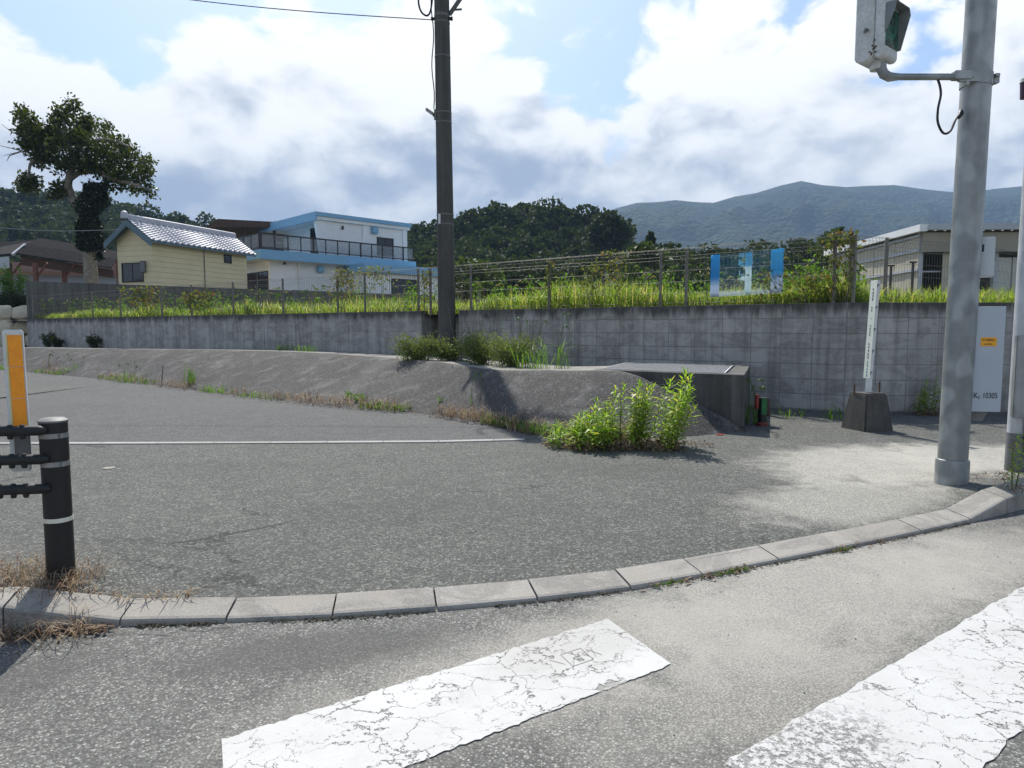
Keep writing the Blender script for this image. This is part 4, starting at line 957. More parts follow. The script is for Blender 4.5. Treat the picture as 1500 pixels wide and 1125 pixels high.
window(hf, 'b', .62, 1.85, 0, zat(412, 31.6), zat(387, 31.6), ho)
mb = MB(); c = hf(-.08, .48, zat(391, 31.3)); mb.box(c, (.2, .2, .5)); under(localise(mb.build('meter', M['capgrey']), c), ho)
window(hf, 'a', 4.35, 4.75, 0, zat(384, 35.3), zat(375, 35.3), ho, mull=0, fw=.06)
mb = MB(); mb.tube([hf(2.98, -.03, G0), hf(2.98, -.03, EZ)], .02, 6); under(localise(mb.build('joint_strip', M['capgrey']), hf(3, 0, G0)), ho)
mb = MB(); mb.tube([hf(-.03, 2.2, G0), hf(-.03, 2.2, zat(380, 32))], .03, 6); under(localise(mb.build('pipe', M['redbrown']), hf(0, 2.2, G0)), ho)
# service cable to the gable
a = hf(-.6, HW / 2, RZ - .45); b = Vector((-32, 33, 8.3))
pts = [a.lerp(b, k / 16) - Vector((0, 0, .9 * math.sin(math.pi * k / 16))) for k in range(17)]; mb = MB(); mb.tube(pts, .018, 6)
tag(localise(mb.build('service_wire', plain('pale cable', (.3, .3, .29), None, 3, .5)), pts[0]), 'sagging pale service wire running left from the cream house gable', 'wire')

# ---- white and blue two-storey house
bf = frame((-13.7, 37.6), (.72, .69)); G = FIELD_Z
wh = empty('white_house', tuple(bf(0, 0, G))); tag(wh, 'white two-storey house with sky blue roof edge and long balcony', 'house')
SZ = 5.62; s0z, s1z = SZ - .52, SZ
fbox(bf, .85, 10.0, .75, 7.6, G, s0z, 'lower_wall', M['whitewall'], wh)
sl_ = fbox(bf, 0, 10.35, 0, 7.8, s0z, s1z, 'balcony_slab', M['bluetrim'], wh)
fbox(bf, .12, 10.2, .12, 7.7, s0z - .02, s0z, 'soffit', M['whitewall'], wh)
ur = 8.15
fbox(bf, 4.9, 10.3, 1.0, 7.4, s1z, ur - .42, 'upper_wall', M['whitewall'], wh)
mb = MB(); mb.prism([bf(4.2, .985, s1z), bf(4.9, .985, s1z), bf(4.9, .985, ur - .42), bf(3.85, .985, ur - .42)], bf(0, .3, 0) - bf(0, 0, 0)); under(localise(mb.build('slanted_wing_wall', M['whitewall']), bf(4.2, 1, s1z)), wh)
fbox(bf, 7.0, 7.45, .90, .998, s1z, ur - .42, 'pilaster', M['whitewall'], wh)
fbox(bf, 10.0, 10.32, .90, .998, s1z, ur - .42, 'pilaster', M['whitewall'], wh)
fbox(bf, 3.7, 10.55, .72, 8.4, ur - .22, ur, 'roof_edge', M['bluetrim'], wh)
fbox(bf, 3.78, 10.5, .82, 8.3, ur - .42, ur - .222, 'roof_band', M['whitewall'], wh)
fbox(bf, 3.68, 3.80, .70, 8.45, ur - .50, ur - .224, 'roof_side_trim', M['bluetrim'], wh)
window(bf, 'a', 8.1, 9.25, 1.0, zat(374, 44.5), zat(350, 44.5), wh)
window(bf, 'b', 2.1, 3.6, 4.9, s1z + .1, s1z + 1.9, wh)
for (a_, b_, zz_, dsc) in ((7.85, 1.0, zat(337, 43.5), 'vent_hood'), (3.9, .75, zat(394, 40.5), 'vent_hood')):
    mb = MB(); c = bf(a_, b_ - .12, zz_); mb.box(c, (.42, .24, .38), math.atan2(.69, .72)); o = mb.build(dsc, M['bluetrim']); bevel(o, .04, 2); under(localise(o, c), wh)
for (a_, b_, zz_) in ((5.6, .985, zat(333, 42)), (1.7, .73, zat(384, 39))):
    mb = MB(); c = bf(a_, b_ - .06, zz_); mb.box(c, (.09, .1, .22), math.atan2(.69, .72)); under(localise(mb.build('wall_lamp', M['frame']), c), wh)
# balcony rail: front run and left return
rt, rb = SZ + .86, SZ + .05
def railrun(p, q, n_):
    for k in range(n_ + 1):
        c = p.lerp(q, k / n_); mb = MB(); mb.box(c + Vector((0, 0, (rt - SZ) / 2)), (.05 if k % 4 else .09, .05, rt - SZ), math.atan2(.69, .72)); under(localise(mb.build('rail_post', M['frame']), c), wh)
    d = (q - p).normalized(); nn = Vector((-d.y, d.x, 0)); ang = math.atan2(d.y, d.x)
    for zz_, hh_ in ((rt, .07), (rb + .06, .05)):
        mb = MB(); mb.box((p + q) / 2 + Vector((0, 0, zz_ - SZ)), ((q - p).length, .06, hh_), ang); under(localise(mb.build('rail_bar', M['frame']), p), wh)
    for k in range(n_):
        c = p.lerp(q, (k + .5) / n_); mb = MB(); mb.box(c + Vector((0, 0, (rt + rb) / 2 - SZ + .03)), ((q - p).length / n_ - .09, .02, rt - rb - .14), ang); under(localise(mb.build('rail_panel', M['railglass']), c), wh)
railrun(bf(.1, .1, SZ), bf(10.2, .1, SZ), 13); railrun(bf(.1, 6.5, SZ), bf(.1, .35, SZ), 6)
# lower floor: glazed left side, annex with door, pipes
for k in range(4): window(bf, 'b', 1.0 + 1.5 * k, 2.3 + 1.5 * k, .85, G + .2, zat(400, 40) + .0, wh, name='glass_door', mull=1)
fbox(bf, 5.75, 11.2, -1.3, .74, G, zat(402, 42.5), 'annex_wall', M['whitewall'], wh)
fbox(bf, 5.5, 11.6, -1.6, .74, zat(402, 42.5), zat(390, 42.5), 'annex_roof_edge', M['bluetrim'], wh)
fbox(bf, 11.0, 12.1, -1.4, .6, zat(404, 44.5), zat(396, 44.5), 'porch_roof', M['bluetrim'], wh)
window(bf, 'a', 7.6, 9.6, -1.3, G + .2, zat(410, 42.5), wh, name='shutter_opening', mull=0)
mb = MB(); c = bf(10.2, -1.42, zat(400, 44)); mb.tube([c, c + Vector((.0, -.2, .05))], .16, 12); under(localise(mb.build('dish', M['capgrey']), c), wh)
for k, a_ in enumerate((5.05, 5.35)):
    pts = catmull([bf(a_, .70, G), bf(a_, .70, s0z - .5), bf(a_ + .1, .66, s0z - .15), bf(a_ + .8, .60, s0z - .05), bf(a_ + 1.6, .5, s0z - .06)], 5); mb = MB(); mb.tube(pts, .05, 8); under(localise(autosmooth(mb.build('pipe', M['greypanel'])), pts[0]), wh)
mb = MB(); mb.tube([bf(2.6, .68, G), bf(2.6, .68, s0z - .02)], .06, 8); under(localise(mb.build('downpipe', M['whitewall']), bf(2.6, .7, G)), wh)
mb = MB(); mb.tube([bf(9.6 - 2.4, -.02, s0z - .6), bf(7.2, -.02, s0z - .02)], .05, 8); under(localise(mb.build('downpipe', M['whitewall']), bf(7.2, 0, G)), wh)
# garden rail in front of it
gr_ = empty('handrail', tuple(bf(-.5, -1.6, G))); tag(gr_, 'low dark handrail in front of the white house ground floor', 'handrail')
mb = MB(); mb.tube([bf(1.2, -1.2, 3.35), bf(7.4, -2.6, 3.25)], .05, 8); under(localise(mb.build('rail', M['frame']), bf(0, 0, G)), gr_)
for k in range(5):
    q = bf(1.2, -1.2, 3.3).lerp(bf(7.4, -2.6, 3.2), k / 4); mb = MB(); mb.tube([(q.x, q.y, G), tuple(q)], .04, 8); under(localise(mb.build('post', M['frame']), (q.x, q.y, G)), gr_)

# ---- brown open-sided pavilion between the two houses
pf = frame((-19.3, 44.5), (.97, .22)); pvz = zat(326, 46)
pv = empty('pavilion', tuple(pf(0, 0, G))); tag(pv, 'brown open-sided pavilion roof between the cream and white houses', 'pavilion')
mb = MB(); mb.hexa([pf(-.4, 0, pvz - .55), pf(5.6, -.4, pvz - .4), pf(5.6, 7, pvz - .4), pf(-.4, 7, pvz - .55), pf(.4, .0, pvz + .02), pf(5.6, -.4, pvz - .14), pf(5.6, 7, pvz - .14), pf(.4, 7, pvz + .02)]); under(localise(mb.build('roof', M['brown']), pf(0, 0, pvz)), pv)
for a_ in (.3, 2.0, 3.8, 5.3):
    for b_ in (.3, 6.3):
        mb = MB(); mb.box(pf(a_, b_, (G + pvz - .5) / 2), (.14, .14, pvz - .5 - G)); under(localise(mb.build('post', M['brown']), pf(a_, b_, G)), pv)
mb = MB(); mb.box(pf(2.7, 6.6, pvz - 1.4), (5.2, .1, 1.4), math.atan2(.22, .97)); under(localise(mb.build('back_screen', plain('brown screen', (.16, .12, .09), (.10, .075, .06), 1.5, .8)), pf(0, 6, G)), pv)
for zz_ in (pvz - 1.0, pvz - 1.7):
    mb = MB(); mb.box(pf(2.7, .3, zz_), (5.2, .08, .12), math.atan2(.22, .97)); under(localise(mb.build('beam', M['brown']), pf(0, .3, zz_)), pv)

# ---- timber yard shed at the left with dark corrugated roof
sf = frame((-30.5, 40.0), (.995, .10)); rz_ = zat(357, 41)
sh_ = empty('timber_shed', tuple(sf(0, 0, G))); tag(sh_, 'open red-brown timber shed with dark corrugated roof behind the boundary wall', 'shed')
# roof falls from the left hip corner towards the right
p0, p1 = D(35, 358, 40.5), D(172, 380, 43.5)
d_ = (p1 - p0); n_ = 64; mb = MB()
for i in range(n_ + 1):
    q = p0 + d_ * (i / n_); wv = .05 * (i % 2)
    mb.v += [tuple(q + Vector((-.1, 1.6, .55 + wv))), tuple(q + Vector((0, 0, wv))), tuple(q + Vector((.15, -.9, -.62 + wv))), tuple(q + Vector((.15, -.9, -.70 + wv)))]
for i in range(n_):
    for j in range(3): a = i * 4 + j; mb.f.append((a, a + 4, a + 5, a + 1)); mb.mi.append(0)
under(localise(mb.build('roof_sheet', M['darkroof']), p0), sh_)
mb = MB(); mb.hexa([p0 + Vector((-7, .8, -1.1)), p0 + Vector((.0, -.9, -.72)), p0 + Vector((0, 1.5, -.2)), p0 + Vector((-7, 2, -.9)), p0 + Vector((-7, .8, -.95)), p0 + Vector((.02, -.92, -.60)), p0 + Vector((.1, 1.5, .5)), p0 + Vector((-7, 2, .1))]); under(localise(mb.build('roof_sheet', M['darkroof']), p0), sh_)
mb = MB(); mb.box(p0 + Vector((.05, -.5, -.35)), (.12, 1.3, .12), mat=Matrix.Rotation(R(33), 3, 'X')); under(localise(mb.build('gutter', M['greypanel']), p0), sh_)
mb = MB(); mb.hexa([p0 + Vector((-7, .6, -1.9)), p0 + Vector((-.2, -1.0, -1.45)), p0 + Vector((-.2, -.96, -1.45)), p0 + Vector((-7, .64, -1.9)), p0 + Vector((-7, .6, -1.2)), p0 + Vector((-.2, -1.0, -.8)), p0 + Vector((-.2, -.96, -.8)), p0 + Vector((-7, .64, -1.2))]); under(localise(mb.build('pale_fascia', M['greypanel']), p0), sh_)
mb = MB(); mb.hexa([p0 + Vector((.2, -.6, -1.25)), p1 + Vector((0, -.6, -1.2)), p1 + Vector((0, -.5, -1.2)), p0 + Vector((.2, -.5, -1.25)), p0 + Vector((.2, -.6, -.7)), p1 + Vector((0, -.6, -.7)), p1 + Vector((0, -.5, -.7)), p0 + Vector((.2, -.5, -.7))]); under(localise(mb.build('fascia_board', M['brown']), p0), sh_)
mb = MB(); mb.box(Vector(((p0.x + p1.x) / 2 - 3, 47, G + 1.7)), (16, .15, 3.4), .1); under(localise(mb.build('back_wall', M['greypanel']), (p0.x, 47, G)), sh_)
mb = MB(); mb.box(Vector(((p0.x + p1.x) / 2 - 3, 46.8, G + 3.80)), (16, .15, .75), .1); under(localise(mb.build('upper_boards', plain('pinkish boards', (.40, .25, .20), (.33, .20, .16), 1, .8)), (p0.x, 46.8, G)), sh_)
mb = MB(); mb.box(Vector(((p0.x + p1.x) / 2 - 3, 46.6, G + 3.42)), (16, .12, .10), .1); under(localise(mb.build('tie_beam', plain('bright timber', (.42, .19, .10), None, 2, .7)), (p0.x, 46.6, G)), sh_)
for (u_, Y_) in ((15, 40.2), (53, 40.0), (95, 41.5)):
    q = D(u_, 415, Y_); zt_ = zat(385, Y_); mb = MB(); mb.box((q.x, q.y, (G + zt_) / 2), (.2, .2, zt_ - G)); mb.tube([(q.x, q.y, zt_ - .9), (q.x + .7, q.y, zt_)], .07, 4); under(localise(mb.build('post', M['redbrown']), (q.x, q.y, G)), sh_)

# ---- small white gabled house seen beside the utility pole, and a white van roof in the distance
gf = frame((-7.6, 58.0), (1, .1)); gh = empty('gabled_house', tuple(gf(0, 0, G))); tag(gh, 'distant white gabled house just left of the utility pole', 'house')
gz1, gz0_ = zat(388, 58), zat(405, 58)
mb = MB(); mb.prism([gf(0, 0, G), gf(4.2, 0, G), gf(4.2, 0, gz0_), gf(2.1, 0, gz1 - .1), gf(0, 0, gz0_)], gf(0, 6, 0) - gf(0, 0, 0)); under(localise(mb.build('wall', M['whitewall']), gf(0, 0, G)), gh)
for sg in (0, 1):
    mb = MB(); e = -.4 if sg == 0 else 4.6; zE = gz0_ - .35 * 0.5
    mb.hexa([gf(2.1, -.4, gz1), gf(e, -.4, zE), gf(e, 6.4, zE), gf(2.1, 6.4, gz1), gf(2.1, -.4, gz1 + .12), gf(e, -.4, zE + .12), gf(e, 6.4, zE + .12), gf(2.1, 6.4, gz1 + .12)]); under(localise(mb.build('roof', M['greypanel']), gf(2.1, 0, gz1)), gh)
mb = MB(); mb.hexa([gf(-.2, -1.2, zat(409, 57)), gf(4.6, -1.2, zat(409, 57)), gf(4.6, 0, zat(402, 57)), gf(-.2, 0, zat(402, 57)), gf(-.2, -1.2, zat(408, 57)), gf(4.6, -1.2, zat(408, 57)), gf(4.6, 0, zat(400.5, 57)), gf(-.2, 0, zat(400.5, 57))]); under(localise(mb.build('pale_green_porch_roof', plain('pale green roof', (.42, .55, .50), None, 2, .6)), gf(0, 0, G)), gh)
q = D(705, 414, 60); mb = MB(); mb.box((q.x + .3, 60, zat(421, 60)), (1.9, 3.5, 1.7)); o = bevel(mb.build('body', M['whitewall']), .2, 3)
vn = empty('parked_van', (q.x + .3, 60, G)); tag(vn, 'distant white van top glimpsed over the grass right of the utility pole', 'van'); under(localise(o, (q.x, 60, G)), vn)
mb = MB(); mb.box((q.x + .3, 58.24, zat(423, 60)), (1.6, .05, .45)); under(localise(mb.build('windscreen', M['glass']), (q.x, 58, G)), vn)

# ---- open warehouse at the right
wf = frame((15.75, 26.7), (1, -.045)); wz = 5.22
wa = empty('warehouse', tuple(wf(0, 0, G))); tag(wa, 'open-fronted beige metal warehouse beyond the fence at the right', 'warehouse')
WDp = 8.2; WLn = 16
npan = 9
for k in range(npan):                                             # side wall of upright panels
    b0_, b1_ = WDp * k / npan, WDp * (k + 1) / npan
    fbox(wf, -.03 + .012 * (k % 2), .03, b0_ + .01, b1_ - .01, G - .1, wz - .34, 'wall_panel', M['beigepanel'], wa)
for zz_ in (zat(399, 28), zat(372, 28), zat(352, 28)):
    fbox(wf, -.09, -.035, -.02, WDp, zz_ - .05, zz_ + .05, 'girt', M['greypanel'], wa)
fbox(wf, -.25, .05, -.4, WDp + .3, wz - .24, wz + .02, 'side_fascia', M['whitewall'], wa)
fbox(wf, .05, WLn, -.45, -.25, wz - .20, wz + .03, 'gutter', M['greypanel'], wa)
mb = MB(); ncor = 90
for i in range(ncor + 1):
    a_ = .05 + (WLn - .05) * i / ncor; lift = .05 * (i % 2); mb.v += [tuple(wf(a_, -.25, wz - .22 + lift)), tuple(wf(a_, WDp + .3, wz - .2 + lift))]
for i in range(ncor): mb.f.append((2 * i, 2 * i + 2, 2 * i + 3, 2 * i + 1)); mb.mi.append(0)
under(localise(mb.build('roof_sheet', M['beigepanel']), wf(0, 0, wz)), wa)
fbox(wf, .02, WLn, -.2, -.05, wz - 1.0, wz - .26, 'front_band', plain('brown grey band', (.34, .31, .25), (.29, .265, .21), 1, .7), wa)
fbox(wf, .02, WLn, WDp - .1, WDp, G, wz - .2, 'back_wall', plain('dim back wall', (.10, .11, .10), (.07, .08, .07), 1, .8), wa)
for a_ in (0.06, 1.95, 2.9, 4.6, 7.5, 10.5): fbox(wf, a_ - .08, a_ + .08, .0, .2, G, wz - .26, 'column', M['greypanel'], wa)
fbox(wf, .92, 1.85, .05, .1, G, zat(370, 26.7), 'door_leaf', M['beigepanel'], wa)
for a_ in (3.0, 3.55, 5.0, 5.6): fbox(wf, a_, a_ + .5, .05, .1, G + .6, wz - 1.2, 'door_leaf', plain('pale door', (.55, .55, .50), (.48, .48, .44), 2, .6), wa)
for zz_ in (G + 1.0, G + 1.9): fbox(wf, .02, 2.0, .25, .3, zz_, zz_ + .06, 'cross_bar', M['greypanel'], wa)
for (u_, Y_) in ((1257, 25), (1304, 23.5), (1336, 22)):
    q = D(u_, 420, Y_); zt_ = zat({1257: 397, 1304: 390, 1336: 385}[u_], Y_); mb = MB(); mb.box((q.x, q.y, (G + zt_) / 2), (.06, .06, zt_ - G)); mb.box((q.x, q.y, zt_ + .02), (.22, .06, .05)); o = localise(mb.build('field_stake', M['frame']), (q.x, q.y, G))
    tag(o, {1257: 'dark T-shaped stake farthest left before the warehouse wall', 1304: 'dark T-shaped stake in the middle before the warehouse wall', 1336: 'dark T-shaped stake nearest the warehouse corner'}[u_], 'stake', 'stakes before the warehouse')

# ---- rough yellow stone wall at the left end
sw = empty('stone_wall', (-22, 27.0, .4)); tag(sw, 'yellowish rough stone wall at the far left end of the lane', 'wall')
mb = MB(); mb.box((-22.2, 27.6, 1.1), (7.4, .5, 1.7), R(2)); under(localise(mb.build('core', M['joint']), (-22, 27.6, 0.4)), sw)
rnd = random.Random(11)
for r_ in range(3):
    x = -25.6 + rnd.uniform(0, .4)
    while x < -18.75:
        w_ = rnd.uniform(.55, .95); h_ = .58; bm_ = bmesh.new(); bmesh.ops.create_icosphere(bm_, subdivisions=2, radius=.5)
        sd_ = rnd.random() * 50
        for v in bm_.verts:
            v.co *= 1 + .28 * noise.noise(v.co * 2.2 + Vector((sd_, 0, 0))); v.co.x = max(-.42, min(.42, v.co.x)) * w_ * 1.2; v.co.z = max(-.42, min(.42, v.co.z)) * h_ * 1.2; v.co.y *= .42
        me = bpy.data.meshes.new('stone'); bm_.to_mesh(me); bm_.free(); me.materials.append(M['stone']); o = bpy.data.objects.new('stone', me); col.objects.link(o)
        o.location = (x + w_ / 2, 27.34, .52 + r_ * .56 + .28); under(o, sw); x += w_

# ================================================================== VEGETATION
M['grass'] = foliage('field grass', (.14, .225, .042), (.26, .335, .065), .5, .5, (1.05, 1.1, .5), third=(.36, .32, .15))
M['weed'] = foliage('weed leaf', (.085, .17, .03), (.13, .23, .045), .45, .5, (1.1, 1.15, .4))
M['goldenrod'] = foliage('goldenrod leaf', (.17, .29, .035), (.28, .42, .06), .5, .45, (1.15, 1.15, .35), third=(.34, .34, .10))
M['shrubleaf'] = foliage('low shrub leaf', (.095, .135, .045), (.165, .21, .075), .38, .6, (1.1, 1.05, .5))
M['darkleaf'] = foliage('dark evergreen leaf', (.022, .040, .012), (.045, .07, .02), .22, .5, (1.1, 1.1, .4))
M['treeleaf'] = foliage('broad tree leaf', (.030, .048, .012), (.075, .105, .024), .3, .45, (1.2, 1.1, .35))
M['ivy'] = foliage('ivy leaf', (.010, .020, .007), (.022, .038, .012), .12, .5)
M['wood_a'] = foliage('woodland leaf', (.022, .038, .013), (.062, .088, .028), .18, .8, (1.1, 1.1, .5))
M['midleaf'] = foliage('thicket leaf', (.035, .058, .016), (.075, .11, .03), .3, .6, (1.1, 1.1, .5))
M['dry'] = foliage('dry grass', (.30, .225, .15), (.42, .34, .235), .25, .8, (1, .95, .8), third=(.17, .10, .07))
M['litter'] = foliage('dead leaves', (.17, .115, .075), (.29, .215, .145), .15, .8, (1, .85, .7), third=(.08, .05, .035))
M['stem'] = plain('plant stem', (.13, .14, .05), (.10, .09, .04), 9, .7)
M['bark'] = plain('pale bark', (.30, .27, .22), (.17, .15, .12), 5, .9, 0, .6, .3, 30, .4)
M['twig'] = plain('grey twig', (.22, .19, .16), (.15, .13, .11), 9, .9)
M['vineleaf'] = foliage('vine leaf', (.10, .14, .035), (.19, .20, .05), .4, .6, (1.1, 1.05, .4), third=(.17, .10, .045))

def rvec(up=0.0):
    while True:
        v = Vector((U(-1, 1), U(-1, 1), U(-1, 1)))
        if .05 < v.length < 1: v.normalize(); v.z += up; return v.normalized()
def scatter_leaf(mb, p, L, w, up=.2):
    d = rvec(up); s_ = d.cross(rvec()).normalized(); mb.leaf(p, d, s_, L, w, U(-.5, .8))
def blade(mb, p, h, w, lean, az):
    d = Vector((math.cos(az), math.sin(az), 0)); s_ = Vector((-d.y, d.x, 0)); up = Vector((0, 0, 1))
    m_ = p + up * (h * .55) + d * (lean * h * .25); t_ = p + up * (h * (1 - .25 * lean)) + d * (lean * h * .85)
    n = len(mb.v); mb.v += [tuple(p - s_ * w * .4), tuple(p + s_ * w * .4), tuple(m_ + s_ * w * .5), tuple(m_ - s_ * w * .5), tuple(t_)]
    mb.f += [(n, n + 1, n + 2, n + 3), (n + 3, n + 2, n + 4)]; mb.mi += [mb.cur] * 2

# ---- grass of the field (a strip behind the wall; deeper where the field is open)
mb = MB(); random.seed(21)
def grass_h(p): return .30 + .46 * max(0, noise.noise(Vector((p.x * .35, p.y * .35, 4.2))) + .32) + .12 * noise.noise(Vector((p.x * 1.7, p.y * 1.7, 1)))
def grass_at(p, dens_w=1.0):
    h = max(.12, grass_h(p)) * U(.5, 1.2) * (.72 + .28 * max(0, min(1, (p.x + 14) / 10))); blade(mb, Vector((p.x, p.y, FIELD_Z)), h, U(.010, .02) * dens_w, U(.1, 1.1), U(0, 6.28))
for _ in range(27000):
    s_ = WL * (1 - random.random() ** 1.5); off = .2 + 5.0 * random.random() ** 1.6; grass_at(wp(s_, off), 1.0 + .7 * (1 - s_ / WL))
for _ in range(15000):
    x = U(4.5, 15); y = 10.3 + 7 * random.random() ** 1.5; grass_at(Vector((x, y, 0)), 1.0)
for _ in range(6000):
    x = U(9, 30); y = U(14, 26); grass_at(Vector((x, y, 0)), 2.2)
# nodding seed heads here and there
for _ in range(420):
    s_ = WL * random.random(); q = wp(s_, U(.25, 2.5)); h = .55 + U(0, .3); a = U(0, 6.28); d = Vector((math.cos(a), math.sin(a), 0)); p = Vector((q.x, q.y, FIELD_Z))
    mb.tube([p, p + Vector((0, 0, h * .7)) + d * .05, p + Vector((0, 0, h)) + d * .14], .0035, 3, False)
    mb.tube([p + Vector((0, 0, h)) + d * .14, p + Vector((0, 0, h + .02)) + d * .19, p + Vector((0, 0, h - .03)) + d * .25], [.012, .017, .008], 4, False)
o = mb.build('field_grass', M['grass']); tag(o, 'tall sunlit yellow-green grass covering the field behind the wall', 'grass', kind='stuff')

mb = MB(); random.seed(55)
for _ in range(520):
    s_ = WL * (1 - random.random() ** 1.4); q = wp(s_, .3 + 2.2 * random.random()); h = U(.2, .75)
    if noise.noise(Vector((q.x * .8, q.y * .8, 3))) < -.05: continue
    p = Vector((q.x, q.y, FIELD_Z)); mb.tube([p, p + Vector((U(-.05, .05), 0, h))], .004, 3, False)
    for j in range(22): scatter_leaf(mb, p + Vector((U(-.10, .10), U(-.10, .10), h * U(.15, 1.05))), U(.05, .11), U(.03, .06), .1)
tag(mb.build('field_weeds', M['weed']), 'broad-leaved weeds mixed into the field grass behind the fence', 'weeds', kind='stuff')
mb = MB()
for _ in range(420):
    s_ = WL * random.random(); q = wp(s_, .25 + 2.5 * random.random()); p = Vector((q.x, q.y, FIELD_Z)); blade(mb, p, U(.35, .8), .008, U(.1, 1.2), U(0, 6.28))
tag(mb.build('dry_field_stalks', M['dry']), 'dry brown stalks standing among the field grass', 'grass', kind='stuff')
# ---- leafy weeds standing in the field near the fence
def bushy(root_name, label, cat, base, h, r, n, leafL, mat, stems=6, group=None, flat=1.0, twig=True):
    base = Vector(base); e = empty(root_name, tuple(base)); tag(e, label, cat, group); lf = MB(); st = MB()
    for k in range(stems):
        a = U(0, 6.28); top = Vector((math.cos(a) * r * U(.2, .9), math.sin(a) * r * U(.2, .9), h * U(.6, 1.0)))
        mid = top * .5 + Vector((U(-.1, .1) * r, U(-.1, .1) * r, h * .08)); pts = [Vector((0, 0, -.03)), mid, top]
        st.tube(pts, [.012 * (h + .3), .008 * (h + .3), .003], 4, False)
        for j in range(n // stems):
            t_ = U(.12, 1) ** .8; p = (pts[0].lerp(mid, t_ * 2) if t_ < .5 else mid.lerp(top, t_ * 2 - 1)) + rvec() * (r * U(.05, .38))
            if p.z < .01: p.z = U(.01, .05)
            scatter_leaf(lf, p, leafL * U(.6, 1.3), leafL * U(.35, .55), .25)
    lf.build('leaves', mat, e); st.build('stems', M['stem'], e); return e
# ---- goldenrod clump in front of the drain box
def goldenrod(base, stems, label, spread, hmin, hmax, lean=(0, 0), leafL=.075, group=None):
    base = Vector(base); e = empty('goldenrod', tuple(base)); tag(e, label, 'weed', group); lf = MB(); st = MB()
    for k in range(stems):
        bx_ = Vector((U(-1, 1) * spread[0], U(-1, 1) * spread[1], 0)); xr = bx_.x / spread[0]
        h = U(hmin, hmax) * (.72 + .22 * xr - .25 * xr * xr * (xr < 0)); d = Vector((bx_.x * .30 + U(-.10, .22), U(-.22, .08), 1)).normalized()
        pts = [bx_ + d * (h * t_) + Vector((0, 0, 0)) for t_ in (0, .5, 1)]; st.tube(pts, [.006, .0045, .002], 4, False)
        nl = int(h / .0095)
        for j in range(nl):
            t_ = .06 + .94 * j / nl; p = bx_ + d * (h * t_) + Vector((.04 * t_ * t_, 0, 0)); a = j * 2.4 + U(-.2, .2)
            out_ = Vector((math.cos(a), math.sin(a), 0)); rise = .25 + .75 * max(0, (t_ - .7) / .3) ** 2
            dd = (out_ * (1 - .45 * rise) + Vector((0, 0, rise))).normalized(); L = leafL * (1.15 - .45 * max(0, (t_ - .75) / .25)) * U(.75, 1.2) * (.6 if t_ < .15 else 1)
            s_ = Vector((-math.sin(a), math.cos(a), 0)); lf.leaf(p, dd, s_, L, L * U(.15, .24), U(.1, 1.2))
    dead = MB()
    for _ in range(stems * 14):
        p = Vector((U(-1.1, 1.1) * spread[0], U(-1.1, 1.1) * spread[1], U(.005, .16) * random.random())); dd = rvec(-.2); dead.leaf(p, dd, dd.cross(rvec()).normalized(), leafL * U(.5, 1), leafL * .18, .8)
    dead.build('dead_leaves', M['litter'], e)
    lf.build('leaves', M['goldenrod'], e); st.build('stems', M['stem'], e); return e
random.seed(5)
goldenrod((1.16, 7.02, .04), 40, 'big bright green goldenrod clump growing in front of the drain box', (.54, .26), .42, .93, leafL=.125)
goldenrod((.55, 7.12, .04), 14, 'shorter goldenrod shoots left of the big clump at the bank toe', (.18, .18), .25, .46, leafL=.10)
q = P(1490, 720, .13); goldenrod((q.x + .02, q.y + .05, .13), 3, 'lone spindly weed at the right end of the kerb', (.06, .05), .45, .62, leafL=.06)
q = D(1362, 590, 9.75); goldenrod((q.x - .02, 9.72, .05), 9, 'tall fern-like weed against the wall beside the signal pole', (.20, .14), .55, .98, leafL=.10)

# ---- shrubby weeds round the utility pole
random.seed(9)
for (u_, v_, z_, h, r, n, lab) in ((612, 523, .71, .40, .62, 2800, 'low grey-green shrub left of the utility pole foot'), (660, 526, .70, .40, .55, 2400, 'low grey-green shrub hiding the utility pole foot'),
                              (705, 532, .69, .50, .58, 2800, 'darker low shrub just right of the utility pole'), (752, 534, .69, .44, .62, 2800, 'low shrub at the right end of the weeds by the utility pole')):
    q = P(u_, v_, z_); q.y = min(q.y, 12.6); q = D(u_, v_, q.y); bushy('shrub', lab, 'shrub', (q.x, q.y, z_ - .03), h, r, n, .05, M['shrubleaf'], 22)
